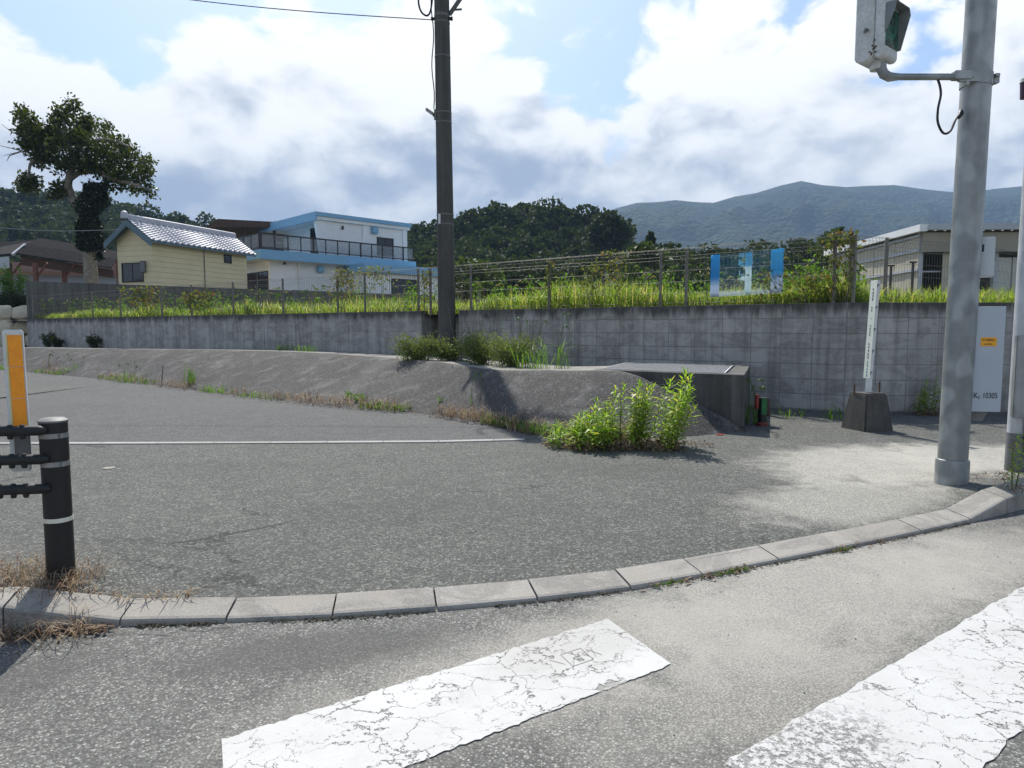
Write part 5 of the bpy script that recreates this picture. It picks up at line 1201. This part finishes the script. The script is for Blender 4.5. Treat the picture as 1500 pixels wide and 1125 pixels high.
# bare thin stalks behind them
e = empty('dry_stalks', tuple(D(730, 520, 12.2))); tag(e, 'thin leafless dry stalks rising above the weeds against the wall', 'weed'); mb = MB()
for _ in range(26):
    b_ = Vector((U(-.7, .7), U(-.3, .4), -.05)); t_ = b_ + Vector((U(-.25, .25), U(-.1, .1), U(.6, 1.15))); m_ = b_.lerp(t_, .55) + Vector((U(-.05, .05), 0, 0)); mb.tube([b_, m_, t_], [.005, .004, .002], 4, False)
    for k in range(3):
        a_ = b_.lerp(t_, U(.5, .9)); mb.tube([a_, a_ + Vector((U(-.2, .2), U(-.1, .1), U(.0, .18)))], .002, 3, False)
mb.build('stalks', M['twig'], e)
def tuft(base, n, h, w, label, mat, spread=.12, lean=(.3, 1.2), group=None, heads=0, cat='grass tuft'):
    base = Vector(base); e = empty('grass_tuft', tuple(base)); tag(e, label, cat, group); mb = MB()
    for _ in range(n): blade(mb, Vector((U(-1, 1) * spread, U(-1, 1) * spread, -.01)), h * U(.45, 1.1), w, U(*lean), U(0, 6.28))
    mb.build('blades', mat, e)
    if heads:
        hb = MB()
        for _ in range(heads):
            a = U(0, 6.28); d = Vector((math.cos(a), math.sin(a), 0)); p = Vector((U(-1, 1) * spread, U(-1, 1) * spread, 0)); hh_ = h * U(1.0, 1.45)
            hb.tube([p, p + Vector((0, 0, hh_ * .7)) + d * .04, p + Vector((0, 0, hh_)) + d * .12], .003, 4, False); hb.tube([p + Vector((0, 0, hh_)) + d * .12, p + Vector((0, 0, hh_ + .015)) + d * .155, p + Vector((0, 0, hh_ - .03)) + d * .2], [.006, .014, .005], 5, False)
        hb.build('seed_heads', M['weed'], e)
    return e
random.seed(12)
q = D(782, 532, 10.6); tuft((q.x, q.y, .66), 42, .62, .013, 'bright arching grass tuft right of the shrubs by the utility pole', M['weed'], .26, (.6, 1.5), None, 3)
q = D(825, 532, 10.2); tuft((q.x, q.y, .67), 16, .62, .014, 'second arching grass tuft on the bank edge before the block wall', M['weed'], .14, (.5, 1.4), None, 3)
q = P(1125, 622, .05); tuft((q.x - .12, q.y + .15, .045), 40, .40, .010, 'tall wispy grass beside the right end of the drain box', M['weed'], .14, (.2, .9), None, 7)
q = P(1170, 612, .05); tuft((q.x, q.y + .15, .045), 22, .22, .012, 'thin grass tuft at the wall foot right of the drain box', M['weed'], .2, (.6, 1.4))
q = P(1225, 612, .05); tuft((q.x, q.y, .045), 26, .25, .016, 'broad-bladed grass tuft left of the sign block', M['weed'], .16, (.7, 1.4))
# ---- weeds along the foot of the bank and on its bench
def bank_weed(u_, v_, z_, h, n, lab, mat='weed', leaf=.06, r=.12): q = P(u_, v_, z_); return bushy('weed', lab, 'weed', (q.x, q.y, z_ - .01), h, r, n, leaf, M[mat], 6)
bank_weed(524, 512, .74, .26, 260, 'small leafy weed on the bench left of the utility pole shrubs', leaf=.08, r=.28)
bank_weed(650, 603, .05, .24, 110, 'small upright leafy weed at the bank foot below the utility pole')
bank_weed(512, 592, .05, .20, 90, 'left one of two small weeds at the middle of the bank foot'); bank_weed(528, 594, .05, .22, 90, 'right one of two small weeds at the middle of the bank foot')
bank_weed(735, 612, .05, .30, 160, 'small weed in the pole shadow at the bank foot')
q = P(279, 568, .05); tuft((q.x, q.y, .05), 40, .55, .016, 'tallest upright grass tuft along the left bank foot', M['weed'], .12, (.05, .5))
q = P(236, 566, .05); mb = MB(); mb.tube([(q.x, q.y, 0), (q.x + .06, q.y, .5)], .012, 6); tag(localise(mb.build('stake', M['twig']), (q.x, q.y, .04)), 'thin dark stake standing at the left bank foot', 'stake')
k = 0; names = []
for (u_, v_, z_, h, m_, lab) in ((420, 513, .75, .24, 'weed', 'pale grass tuft on the bench at the foot of the wall'), (450, 515, .75, .26, 'weed', 'grass tuft on the bench left of the small leafy weed'), (190, 560, .05, .35, 'weed', 'feathery grass tuft at the bank foot left of the thin stake'),
                            (75, 545, .05, .45, 'dry', 'pale dry grass tuft behind the delineator at the bank foot'), (108, 548, .05, .40, 'weed', 'wispy grass tuft right of the delineator at the bank foot'), (320, 574, .05, .22, 'weed', 'low green tuft right of the tallest bank-foot grass'), (434, 584, .05, .18, 'weed', 'low yellowish tuft at the bank foot below the white house'),
                            (712, 607, .05, .42, 'weed', 'slender grass with seed heads left of the pole shadow'), (755, 610, .05, .45, 'weed', 'slender grass with seed heads right of the pole shadow'), (775, 630, .05, .22, 'dry', 'brown dry tuft at the bank toe left of the goldenrod'), (800, 634, .05, .26, 'dry', 'second brown dry tuft touching the goldenrod shoots'),
                            (150, 506, .68, .30, 'weed', 'grass tuft on the bench near the left end of the wall')):
    q = P(u_, v_, z_); tuft((q.x, q.y, z_ - .01), 60, h, .010, lab, M[m_], .25, (.2, 1.2), None, 4 if 'seed' in lab or h > .33 else 0)
for (u_, v_, h, lab) in ((76, 498, .55, 'dark round weed at the left end of the wall foot'), (94, 500, .40, 'smaller dark weed right of the round one at the wall foot'), (146, 504, .45, 'dark weed clump at the wall foot below the dark boundary wall')):
    s_ = wall_s(u_); q = wp(s_, -.22, .60); bushy('weed', lab, 'weed', tuple(q), h, .3, 500, .09, M['darkleaf'], 8)
# ---- fringe of dry grass and dead leaves along the toe, in the gutter and round the guard post
random.seed(31); mb = MB()
toeC = catmull([(x, y, .0) for x, y in TOE[2:9]], 12)
for _ in range(2600):
    i = random.random() ** 1.3 * (len(toeC) - 1.01); a_ = toeC[int(i)].lerp(toeC[int(i) + 1], i % 1); wgt = noise.noise(Vector((a_.x * .6, a_.y * .6, 0)))
    if wgt < -.05: continue
    p = a_ + WN * U(-.22, .14); blade(mb, Vector((p.x, p.y, .045 + max(0, .04))), U(.05, .24), .009, U(.3, 1.6), U(0, 6.28))
o = mb.build('dry_fringe', M['dry']); tag(o, 'dry yellow grass fringe along the foot of the bank', 'grass', kind='stuff')
mb = MB()
for _ in range(2400):
    i = random.random() * (len(toeC) - 1.01); a_ = toeC[int(i)].lerp(toeC[int(i) + 1], i % 1); wgt = noise.noise(Vector((a_.x * .6 + 5, a_.y * .6, 0)))
    if wgt < -.1: continue
    p = a_ + WN * U(-.2, .1); blade(mb, Vector((p.x, p.y, .06)), U(.05, .18), .012, U(.3, 1.5), U(0, 6.28))
o = mb.build('green_fringe', M['weed']); tag(o, 'short green weeds scattered along the foot of the bank', 'grass', kind='stuff')
mb = MB()
def drop_leaf(x, y, z, s_=1.0):
    d = Vector((U(-1, 1), U(-1, 1), U(-.05, .35))).normalized(); sd_ = d.cross(Vector((U(-.3, .3), U(-.3, .3), 1))).normalized(); L = U(.02, .055) * s_; mb.leaf(Vector((x, y, z + U(.004, .02))), d, sd_, L, L * .4, U(0, 1))
for _ in range(900):
    i = random.random() * (len(toeC) - 1.01); a_ = toeC[int(i)].lerp(toeC[int(i) + 1], i % 1); p = a_ + WN * U(-.12, .16); drop_leaf(p.x, p.y, .05, 1.2)
for _ in range(500):                                              # gutter at the left end
    t_ = random.random() ** 1.4; x = -2.75 + 1.05 * t_; y = kerb_front(x) - .01 - abs(random.gauss(0, .08)) * (1.3 - t_); drop_leaf(x, y, .0)
for _ in range(90):
    x = random.choice((.75, 1.0, 1.15, 1.2, 1.9, 2.1)) + random.gauss(0, .07); drop_leaf(x, kerb_front(x) - .004 - abs(random.gauss(0, .02)), .0, .8)
for _ in range(160):
    x = U(3.4, 4.4); drop_leaf(x, 5.35 + U(-.08, .1) + .1 * (x - 3.4), pave_z(x, 5.4), .8)
for _ in range(260):
    x = U(1.2, 2.1); drop_leaf(x, 7.0 + abs(random.gauss(0, .18)) * 1.4, .05, 1.0)
o = mb.build('dead_leaves', M['litter']); tag(o, 'brown dead leaves and stalks blown against kerb and bank', 'leaves', kind='stuff')
mb = MB()
for _ in range(700):
    x = -1.97 - abs(random.gauss(0, .42)); y = 3.06 + random.gauss(0, .11) + .08 * (x + 2); blade(mb, Vector((x, y, pave_z(x, y) - .005)), U(.03, .15), .004, U(.3, 2.0), U(0, 6.28))
for _ in range(120):
    x = -1.9 + U(-.3, .45); y = kerb_y(x) + abs(random.gauss(0, .05)); blade(mb, Vector((x, y, pave_z(x, y))), U(.03, .08), .005, U(.8, 2.0), U(0, 6.28))
for _ in range(260):
    x = U(-2.8, -1.75); y = kerb_front(x) - .005 - abs(random.gauss(0, .10)); blade(mb, Vector((x, y, 0)), U(.05, .18), .003, U(.8, 2.0), U(0, 6.28))
o = mb.build('dry_grass', M['dry']); tag(o, 'dry straw-coloured grass round the foot of the black guard post', 'grass', kind='stuff')
mb = MB()
for (u_, v_) in ((982, 858), (1060, 848), (1090, 843), (1235, 806)):
    q = P(u_, v_, 0)
    for _ in range(45): x = q.x + random.gauss(0, .04); blade(mb, Vector((x, kerb_front(x) - .004 - abs(random.gauss(0, .012)), 0)), U(.012, .04), .004, U(.4, 1.6), U(0, 6.28))
tag(mb.build('kerb_weeds', M['weed']), 'tiny green weeds in the gutter joint along the kerb', 'weeds', kind='stuff')

mb = MB()
for _ in range(1500):
    x = -1.6 + 4.6 * random.random() ** 1.3
    if noise.noise(Vector((x * 2.2, 0, 0))) < -.25: continue
    y = kerb_front(x) - .002 - abs(random.gauss(0, .012)); d = Vector((U(-1, 1), U(-1, 1), U(0, .5))).normalized(); L = U(.006, .018); mb.leaf(Vector((x, y, U(.001, .006))), d, d.cross(Vector((0, .2, 1))).normalized(), L, L * .7, .5)
tag(mb.build('gutter_moss', foliage('moss and grit', (.045, .05, .022), (.10, .095, .06), .1, .9, (1, 1, .8), third=(.16, .13, .10))), 'thin line of moss and grit along the foot of the kerb', 'moss', kind='stuff')
mb = MB()
for _ in range(170):
    x = U(-2, 3); y = U(1.2, kerb_y(x) - KW - .03); r_ = U(.0015, .004)
    mb.hexa([(x - r_, y - r_, 0), (x + r_, y - r_ * .8, 0), (x + r_ * .8, y + r_, 0), (x - r_, y + r_ * .9, 0), (x - r_ * .5, y - r_ * .5, r_ * 1.2), (x + r_ * .6, y - r_ * .5, r_), (x + r_ * .4, y + r_ * .5, r_ * 1.3), (x - r_ * .5, y + r_ * .4, r_)])
tag(mb.build('grit', plain('grit', (.34, .33, .31), (.18, .175, .16), 60, .9)), 'loose grit scattered on the road near the kerb', 'grit', kind='stuff')
# ---- climbing vines on the fence
def vine(u_, h0, h1, r, n, lab, fB_=None, leaf=.055, off=.1):
    q = wp(wall_s(u_), off) if fB_ is None else Vector(fB_); e = empty('vine', (q.x, q.y, WALL_TOP)); tag(e, lab, 'vine'); lf = MB(); st = MB()
    for k in range(4):
        pts = [Vector((U(-1, 1) * r * .5, U(-.05, .05), -.06))]
        for j in range(6): pts.append(Vector((pts[-1].x + U(-.5, .5) * r * .5, U(-.06, .06), h1 * (j + 1) / 6)))
        st.tube(pts, .004, 4, False)
    for _ in range(n):
        z = h0 + (h1 - h0) * random.random() ** .7; p = Vector((random.gauss(0, r * .5), random.gauss(0, .06), z)); scatter_leaf(lf, p, leaf * U(.6, 1.3), leaf * U(.6, 1.0), 0)
    lf.build('leaves', M['vineleaf'], e); st.build('stems', M['twig'], e)
random.seed(44)
vine(1218, .0, 1.02, .16, 260, 'reddish vine climbing the fence post before the warehouse corner')
vine(1240, .1, 1.06, .10, 170, 'red-tinged vine on the corner fence post')
vine(1190, .0, .45, .35, 240, 'low vine spreading along the fence left of the corner post')
vine(890, .3, 1.0, .30, 240, 'vine hanging high on the fence left of the banner'); vine(862, .2, .75, .2, 130, 'thin vine on the fence near the middle panel')
vine(800, .2, .9, .07, 110, 'brown vine wound round the middle fence post'); vine(622, .0, .85, .18, 200, 'vine on the fence post left of the utility pole')
vine(500, .2, 1.0, .38, 420, 'vine heaped on the fence before the white house wall'); vine(545, .6, 1.02, .4, 200, 'vine trailing along the fence top before the annex')
vine(205, .2, .9, .6, 320, 'yellowish vine on the fence below the cream house', leaf=.09); vine(285, .1, .7, .5, 260, 'vine on the fence below the cream house small window', leaf=.09)
vine(1130, .1, .5, .3, 160, 'leafy creeper at the fence foot under the banner')
for (u_, off, h, r, n, lab) in ((1170, .9, .75, .55, 700, 'leafy bush in the field right of the banner'), (1110, 1.6, .62, .6, 600, 'leafy bush in the field behind the banner'), (930, 1.6, .6, .6, 500, 'weedy bush in the field left of the banner'), (745, 1.3, .6, .4, 320, 'brownish weed in the field right of the utility pole'), (1232, .6, .5, .35, 400, 'dark leafy weed at the fence corner')):
    q = wp(wall_s(u_), off); bushy('field_bush', lab, 'bush', (q.x, q.y, FIELD_Z), h, r, n, .075, M['weed'], 8)

# ================================================================== THE BIG LEANING TREE behind the boundary wall
random.seed(77); TY = 34.5
tr = empty('broad_tree', tuple(D(134, 420, TY)[:2]) + (FIELD_Z,)); tag(tr, 'tall leaning tree with ivy-clad trunk and spreading crown beside the shed', 'tree')
def T(u_, v_, dy=0.0): return D(u_, v_, TY + dy)
mb = MB(); tb = T(134, 430); tb.z = FIELD_Z - .1
trunk = catmull([tb, T(133, 400), T(131, 372), T(134, 330), T(124, 310), T(110, 295), T(100, 275), T(102, 258), T(105, 246)], 6)
mb.tube(trunk, [.34 - .20 * (i / (len(trunk) - 1)) for i in range(len(trunk))], 14)
limbs = [[(105, 248), (104, 225), (98, 200), (92, 165)], [(105, 246), (92, 240), (70, 225), (45, 205), (32, 190)], [(102, 262), (118, 252), (138, 248), (165, 240), (200, 235)], [(104, 235), (118, 215), (140, 190)], [(138, 248), (160, 260), (190, 268), (212, 275)], [(104, 225), (125, 210), (160, 205), (190, 215)], [(118, 252), (125, 246), (140, 230)], [(100, 200), (70, 185), (40, 178)], [(92, 240), (60, 235), (45, 240), (42, 262)]]
for k, lm in enumerate(limbs):
    dy = [0, -.8, .6, 1.5, -1.2, -1.8, .5, 1.2, -.4][k]; pts = catmull([T(u_, v_, dy * i / (len(lm) - 1)) for i, (u_, v_) in enumerate(lm)], 5); mb.tube(pts, [.15 - .11 * i / (len(pts) - 1) for i in range(len(pts))], 8)
for (lm) in ([(45, 200), (20, 195), (2, 182)], [(50, 225), (20, 218), (-5, 212)], [(55, 235), (30, 222), (5, 228)], [(30, 222), (14, 228), (10, 236)]):
    pts = [T(u_, v_) for u_, v_ in lm]; mb.tube(pts, [.04, .025, .01], 5)
under(localise(autosmooth(mb.build('trunk', M['bark'])), tuple(tr.location)), tr)
outline = [(18, 185), (22, 168), (38, 163), (58, 176), (80, 168), (86, 150), (98, 146), (112, 156), (116, 172), (134, 166), (148, 178), (168, 190), (190, 206), (200, 222), (220, 238), (216, 254), (226, 276), (222, 288), (206, 284), (190, 274), (170, 278), (152, 262), (140, 250), (122, 243), (92, 246), (76, 238), (58, 246), (44, 236), (48, 224), (32, 212), (40, 200)]
def inside(x, y, pg):
    c = False; j = len(pg) - 1
    for i in range(len(pg)):
        if ((pg[i][1] > y) != (pg[j][1] > y)) and (x < (pg[j][0] - pg[i][0]) * (y - pg[i][1]) / (pg[j][1] - pg[i][1]) + pg[i][0]): c = not c
        j = i
    return c
mb = MB(); cl = []
while len(cl) < 165:
    u_, v_ = U(15, 230), U(143, 290)
    if inside(u_, v_, outline):
        e_ = min(math.hypot(u_ - a, v_ - b) for a, b in outline); dmax = min(2.6, .4 + e_ * .06); cl.append(T(u_, v_, U(-1, 1) * dmax))
for _ in range(9): cl.append(T(42 + random.gauss(0, 5), 266 + random.gauss(0, 6), U(-.5, .3)))
for _ in range(5): cl.append(T(90 + random.gauss(0, 6), 276 + random.gauss(0, 4), U(-.4, .4)))
for c in cl:
    rr = U(.28, .58)
    for _ in range(72):
        p = c + rvec() * (rr * random.random() ** .4); scatter_leaf(mb, p, U(.13, .24), U(.09, .15), .0)
under(localise(mb.build('crown', M['treeleaf']), tuple(tr.location)), tr)
mb = MB()
for _ in range(5200):
    t_ = random.random(); v_ = 268 + 100 * t_; cx = 136 - 6 * math.sin(t_ * 3) + (4 if t_ < .3 else 0); hw = 25 * (.8 + .8 * noise.noise(Vector((t_ * 5, 2.0, 0)))) * (1 if t_ < .85 else .8)
    a = U(0, 6.28); r_ = random.random() ** .35; u_ = cx + hw * r_ * math.cos(a); p = T(u_, v_, .85 * r_ * math.sin(a)); scatter_leaf(mb, p, U(.10, .2), U(.08, .14), 0)
for _ in range(160): p = T(146 + random.gauss(0, 3), 376 + random.gauss(0, 3), -.4); scatter_leaf(mb, p, .12, .08)
under(localise(mb.build('ivy', M['ivy']), tuple(tr.location)), tr)
# hedge at the far left above the stone wall
random.seed(8)
q = D(18, 455, 28.6); bushy('hedge_shrub', 'dark clipped shrub above the yellow stone wall at the left edge', 'shrub', (q.x, 28.6, 1.75), 1.1, .95, 4200, .10, M['darkleaf'], 16)
q = D(20, 425, 29.5); bushy('garden_shrub', 'light green shrub behind the dark hedge at the left edge', 'shrub', (q.x, 29.6, 1.75), 2.1, .7, 1300, .14, M['weed'], 9)

# ================================================================== WOODED HILLS, THICKET, MOUNTAINS
M['hillsoil'] = plain('wooded slope', (.016, .024, .009), (.03, .04, .016), .15, .95)
def crown(mb, c, rx, rz, n, leaf, seed, lobes=6, conifer=False):
    rn = random.Random(seed); lob = []
    for _ in range(lobes):
        v = Vector((rn.gauss(0, 1), rn.gauss(0, 1), rn.gauss(0, .8) + .3)).normalized(); lob.append((Vector((v.x * rx * .55, v.y * rx * .55, v.z * rz * .5)), rn.uniform(.42, .62)))
    for _ in range(n):
        if conifer:
            h = rn.random(); r = rx * (1 - h) * rn.uniform(.55, 1.05); a = rn.uniform(0, 6.28); p = c + Vector((r * math.cos(a), r * math.sin(a), rz * (2 * h - 1)))
        else:
            lc, lr = lob[rn.randrange(lobes)]; v = Vector((rn.gauss(0, 1), rn.gauss(0, 1), rn.gauss(0, 1) + .35)).normalized(); k_ = rn.uniform(.82, 1.05); p = c + lc + Vector((v.x * rx * lr * k_, v.y * rx * lr * k_, v.z * rz * lr * k_))
        d = Vector((rn.uniform(-1, 1), rn.uniform(-1, 1), rn.uniform(-.6, .9))).normalized(); s_ = d.cross(Vector((rn.uniform(-1, 1), rn.uniform(-1, 1), rn.uniform(-1, 1)))).normalized(); L = leaf * rn.uniform(.6, 1.4); mb.leaf(p, d, s_, L, L * .7, .3)
def interp(pts, x):
    if x <= pts[0][0]: return pts[0][1]
    for (a, b), (c, d) in zip(pts, pts[1:]):
        if a <= x <= c: t_ = (x - a) / (c - a); return b + (d - b) * t_
    return pts[-1][1]
def hill(name, label, sky_, u0, u1, vbase, Yn, Yf, step, rows_, cr, leaf, n, seed, conif=.1, extra=0):
    """slope whose crest follows the skyline: mesh + crowns standing on it"""
    rn = random.Random(seed); tm = MB(); nu = 40; nv = 8
    for i in range(nu + 1):
        u_ = u0 + (u1 - u0) * i / nu; top = interp(sky_, u_) + 10
        for j in range(nv + 1):
            t_ = j / nv; v_ = vbase + (top - vbase) * t_; p = D(u_, v_, Yn + (Yf - Yn) * t_); tm.v.append(tuple(p if j else (p.x, p.y, FIELD_Z - .5)))
        p = D(u_, top, Yf); tm.v.append((p.x, p.y + 60, FIELD_Z - .5))
    w_ = nv + 2
    for i in range(nu):
        for j in range(w_ - 1): a = i * w_ + j; tm.f.append((a, a + w_, a + w_ + 1, a + 1)); tm.mi.append(0)
    tag(tm.build(name + '_slope', M['hillsoil'], smooth=True), kind='structure')
    mb = MB(); cnt = 0
    for j in range(rows_ + 1):
        t_ = j / rows_; Y_ = Yn + (Yf - Yn) * t_; u_ = u0 + rn.uniform(0, step)
        while u_ < u1:
            top = interp(sky_, u_); r_ = cr * rn.uniform(.75, 1.25); rp = r_ / Y_ * F
            v_ = (vbase + (top - vbase) * t_) + (rp * .85 if j == rows_ else rn.uniform(-3, 3))
            cf = rn.random() < conif; c = D(u_, v_, Y_ + rn.uniform(-2, 2))
            crown(mb, c, r_ * (.6 if cf else 1), r_ * (1.15 if cf else .85), int(n * rn.uniform(.8, 1.2)), leaf, rn.random(), 6, cf); cnt += 1; u_ += step * rn.uniform(.7, 1.3)
    o = mb.build(name, M['wood_a']); tag(o, label, 'wood', kind='stuff'); return o
hill('hill_wood', 'dark wooded knoll behind the utility pole in the middle distance', [(560, 362), (605, 346), (680, 322), (720, 308), (760, 303), (800, 305), (850, 312), (885, 318), (905, 334), (916, 360)], 560, 912, 400, 100, 128, 27, 7, 3.4, .75, 620, 3, .0)
hill('ridge_wood', 'dark forested ridge rising behind the shed and houses at the left', [(-160, 268), (0, 279), (60, 280), (95, 286), (180, 300), (230, 316), (300, 331), (420, 350)], -160, 420, 400, 105, 175, 34, 8, 4.0, 1.0, 480, 4, .12)
hill('thicket', 'dark leafy thicket beyond the field right of the knoll', [(600, 398), (680, 392), (760, 388), (900, 372), (1000, 366), (1100, 360), (1190, 350), (1240, 345), (1290, 356), (1360, 372), (1420, 380)], 600, 1420, 428, 52, 66, 46, 3, 2.0, .42, 420, 6, .05)
def lone(name, lab, u_, v_, Y_, r_, rz__, n, leaf, seed, mat, conif=False):
    c = D(u_, v_, Y_); e = empty(name, (c.x, c.y, FIELD_Z)); tag(e, lab, 'tree'); mb = MB(); crown(mb, c, r_, rz__, n, leaf, seed, 8, conif); under(localise(mb.build('crown', mat), (c.x, c.y, FIELD_Z)), e)
    mb = MB(); mb.tube([(c.x, c.y, FIELD_Z - .2), (c.x + .1, c.y, (FIELD_Z + c.z) / 2), (c.x, c.y, c.z)], [.035 * r_ + .12, .03 * r_ + .09, .05], 8); under(localise(mb.build('trunk', M['bark']), (c.x, c.y, FIELD_Z)), e)
lone('round_tree', 'large rounded tree at the right end of the wooded knoll', 889, 342, 100, 3.2, 2.9, 2200, .75, 2, M['wood_a'])
lone('conifer', 'small dark conifer standing right of the wooded knoll', 953, 364, 74, 1.4, 1.6, 700, .40, 3, M['darkleaf'], True)
lone('thicket_tree', 'pale-leaved small tree in the thicket left of the banner', 945, 385, 46, 1.5, 1.2, 900, .32, 5, M['midleaf'])
lone('thicket_tree', 'leafy tree overtopping the fence just left of the warehouse', 1222, 366, 40, 1.3, 1.1, 900, .30, 7, M['midleaf'])
lone('thicket_tree', 'bushy tree in the thicket just right of the utility pole', 700, 402, 48, 2.0, 1.2, 900, .32, 9, M['midleaf'])

# mountains
def mountain():
    sky_ = [(700, 352), (820, 332), (860, 323), (900, 305), (930, 297), (960, 296), (985, 293), (1015, 296), (1040, 297), (1070, 288), (1100, 283), (1135, 272), (1165, 265), (1195, 271), (1230, 274), (1265, 272), (1300, 271), (1340, 277), (1390, 282), (1420, 280), (1440, 277), (1500, 271), (1560, 268), (1700, 285), (1900, 300)]
    mb = MB(); nu, nv = 260, 60; Yn, Yf = 620, 1500
    for i in range(nu + 1):
        u_ = 640 + 1300 * i / nu; Ht = D(u_, interp(sky_, u_), Yf).z
        for j in range(nv + 1):
            t_ = j / nv; Y_ = Yn + (Yf - Yn) * t_; X_ = (u_ - 750) / F * Y_ * 1.0
            base = Ht * (t_ ** 1.25); q = Vector((X_ * .006, Y_ * .0045, 0))
            rid = (1 - abs(noise.noise(q * 1.0)) * 2) * 44 + (1 - abs(noise.noise(q * 2.7 + Vector((3, 1, 0)))) * 2) * 18 + noise.noise(q * 9) * 5
            mb.v.append((X_, Y_, max(-2, base + rid * math.sin(math.pi * min(1, t_)) * .9) if j < nv else Ht))
        mb.v.append(((u_ - 750) / F * Yf, Yf + 500, -2))
    w_ = nv + 2
    for i in range(nu):
        for j in range(w_ - 1): a = i * w_ + j; mb.f.append((a, a + w_, a + w_ + 1, a + 1)); mb.mi.append(0)
    m, t, out = newmat('forested mountain'); p = pos(t); n1 = t.noise(p, .018, 8, .65); vo = t.n('ShaderNodeTexVoronoi', {'Vector': p, 'Scale': .12}); n2 = t.noise(p, .11, 4, .7)
    cc = t.mix(t.ramp(n1, (.35, 0), (.65, 1)), (.018, .032, .016), (.050, .074, .034)); cc = t.mix(t.ramp(n2, (.3, 0), (.7, .7)), cc, (.015, .026, .013))
    finish(t, out, cc, .95, 0, t.math('ADD', t.math('MULTIPLY', vo.outputs['Distance'], -1.0), n2), 1.0, 9.0, .1)
    tag(mb.build('mountains', m, smooth=True), kind='structure')
mountain()

# air: even thin haze round everything
mb = MB(); mb.box((100, 700, 200), (5200, 2900, 412)); hz = mb.build('haze', None)
hm = bpy.data.materials.new('haze air'); hm.use_nodes = True; t = NT(hm.node_tree); hm.node_tree.nodes.clear()
vol = t.n('ShaderNodeVolumePrincipled', {'Color': (.36, .54, .80, 1), 'Density': .00040, 'Anisotropy': 0.0}); ho_ = t.n('ShaderNodeOutputMaterial'); t.link(vol.outputs[0], ho_.inputs['Volume'])
hz.data.materials.clear(); hz.data.materials.append(hm); tag(hz, 'thin blue haze in the air', 'haze', kind='stuff')
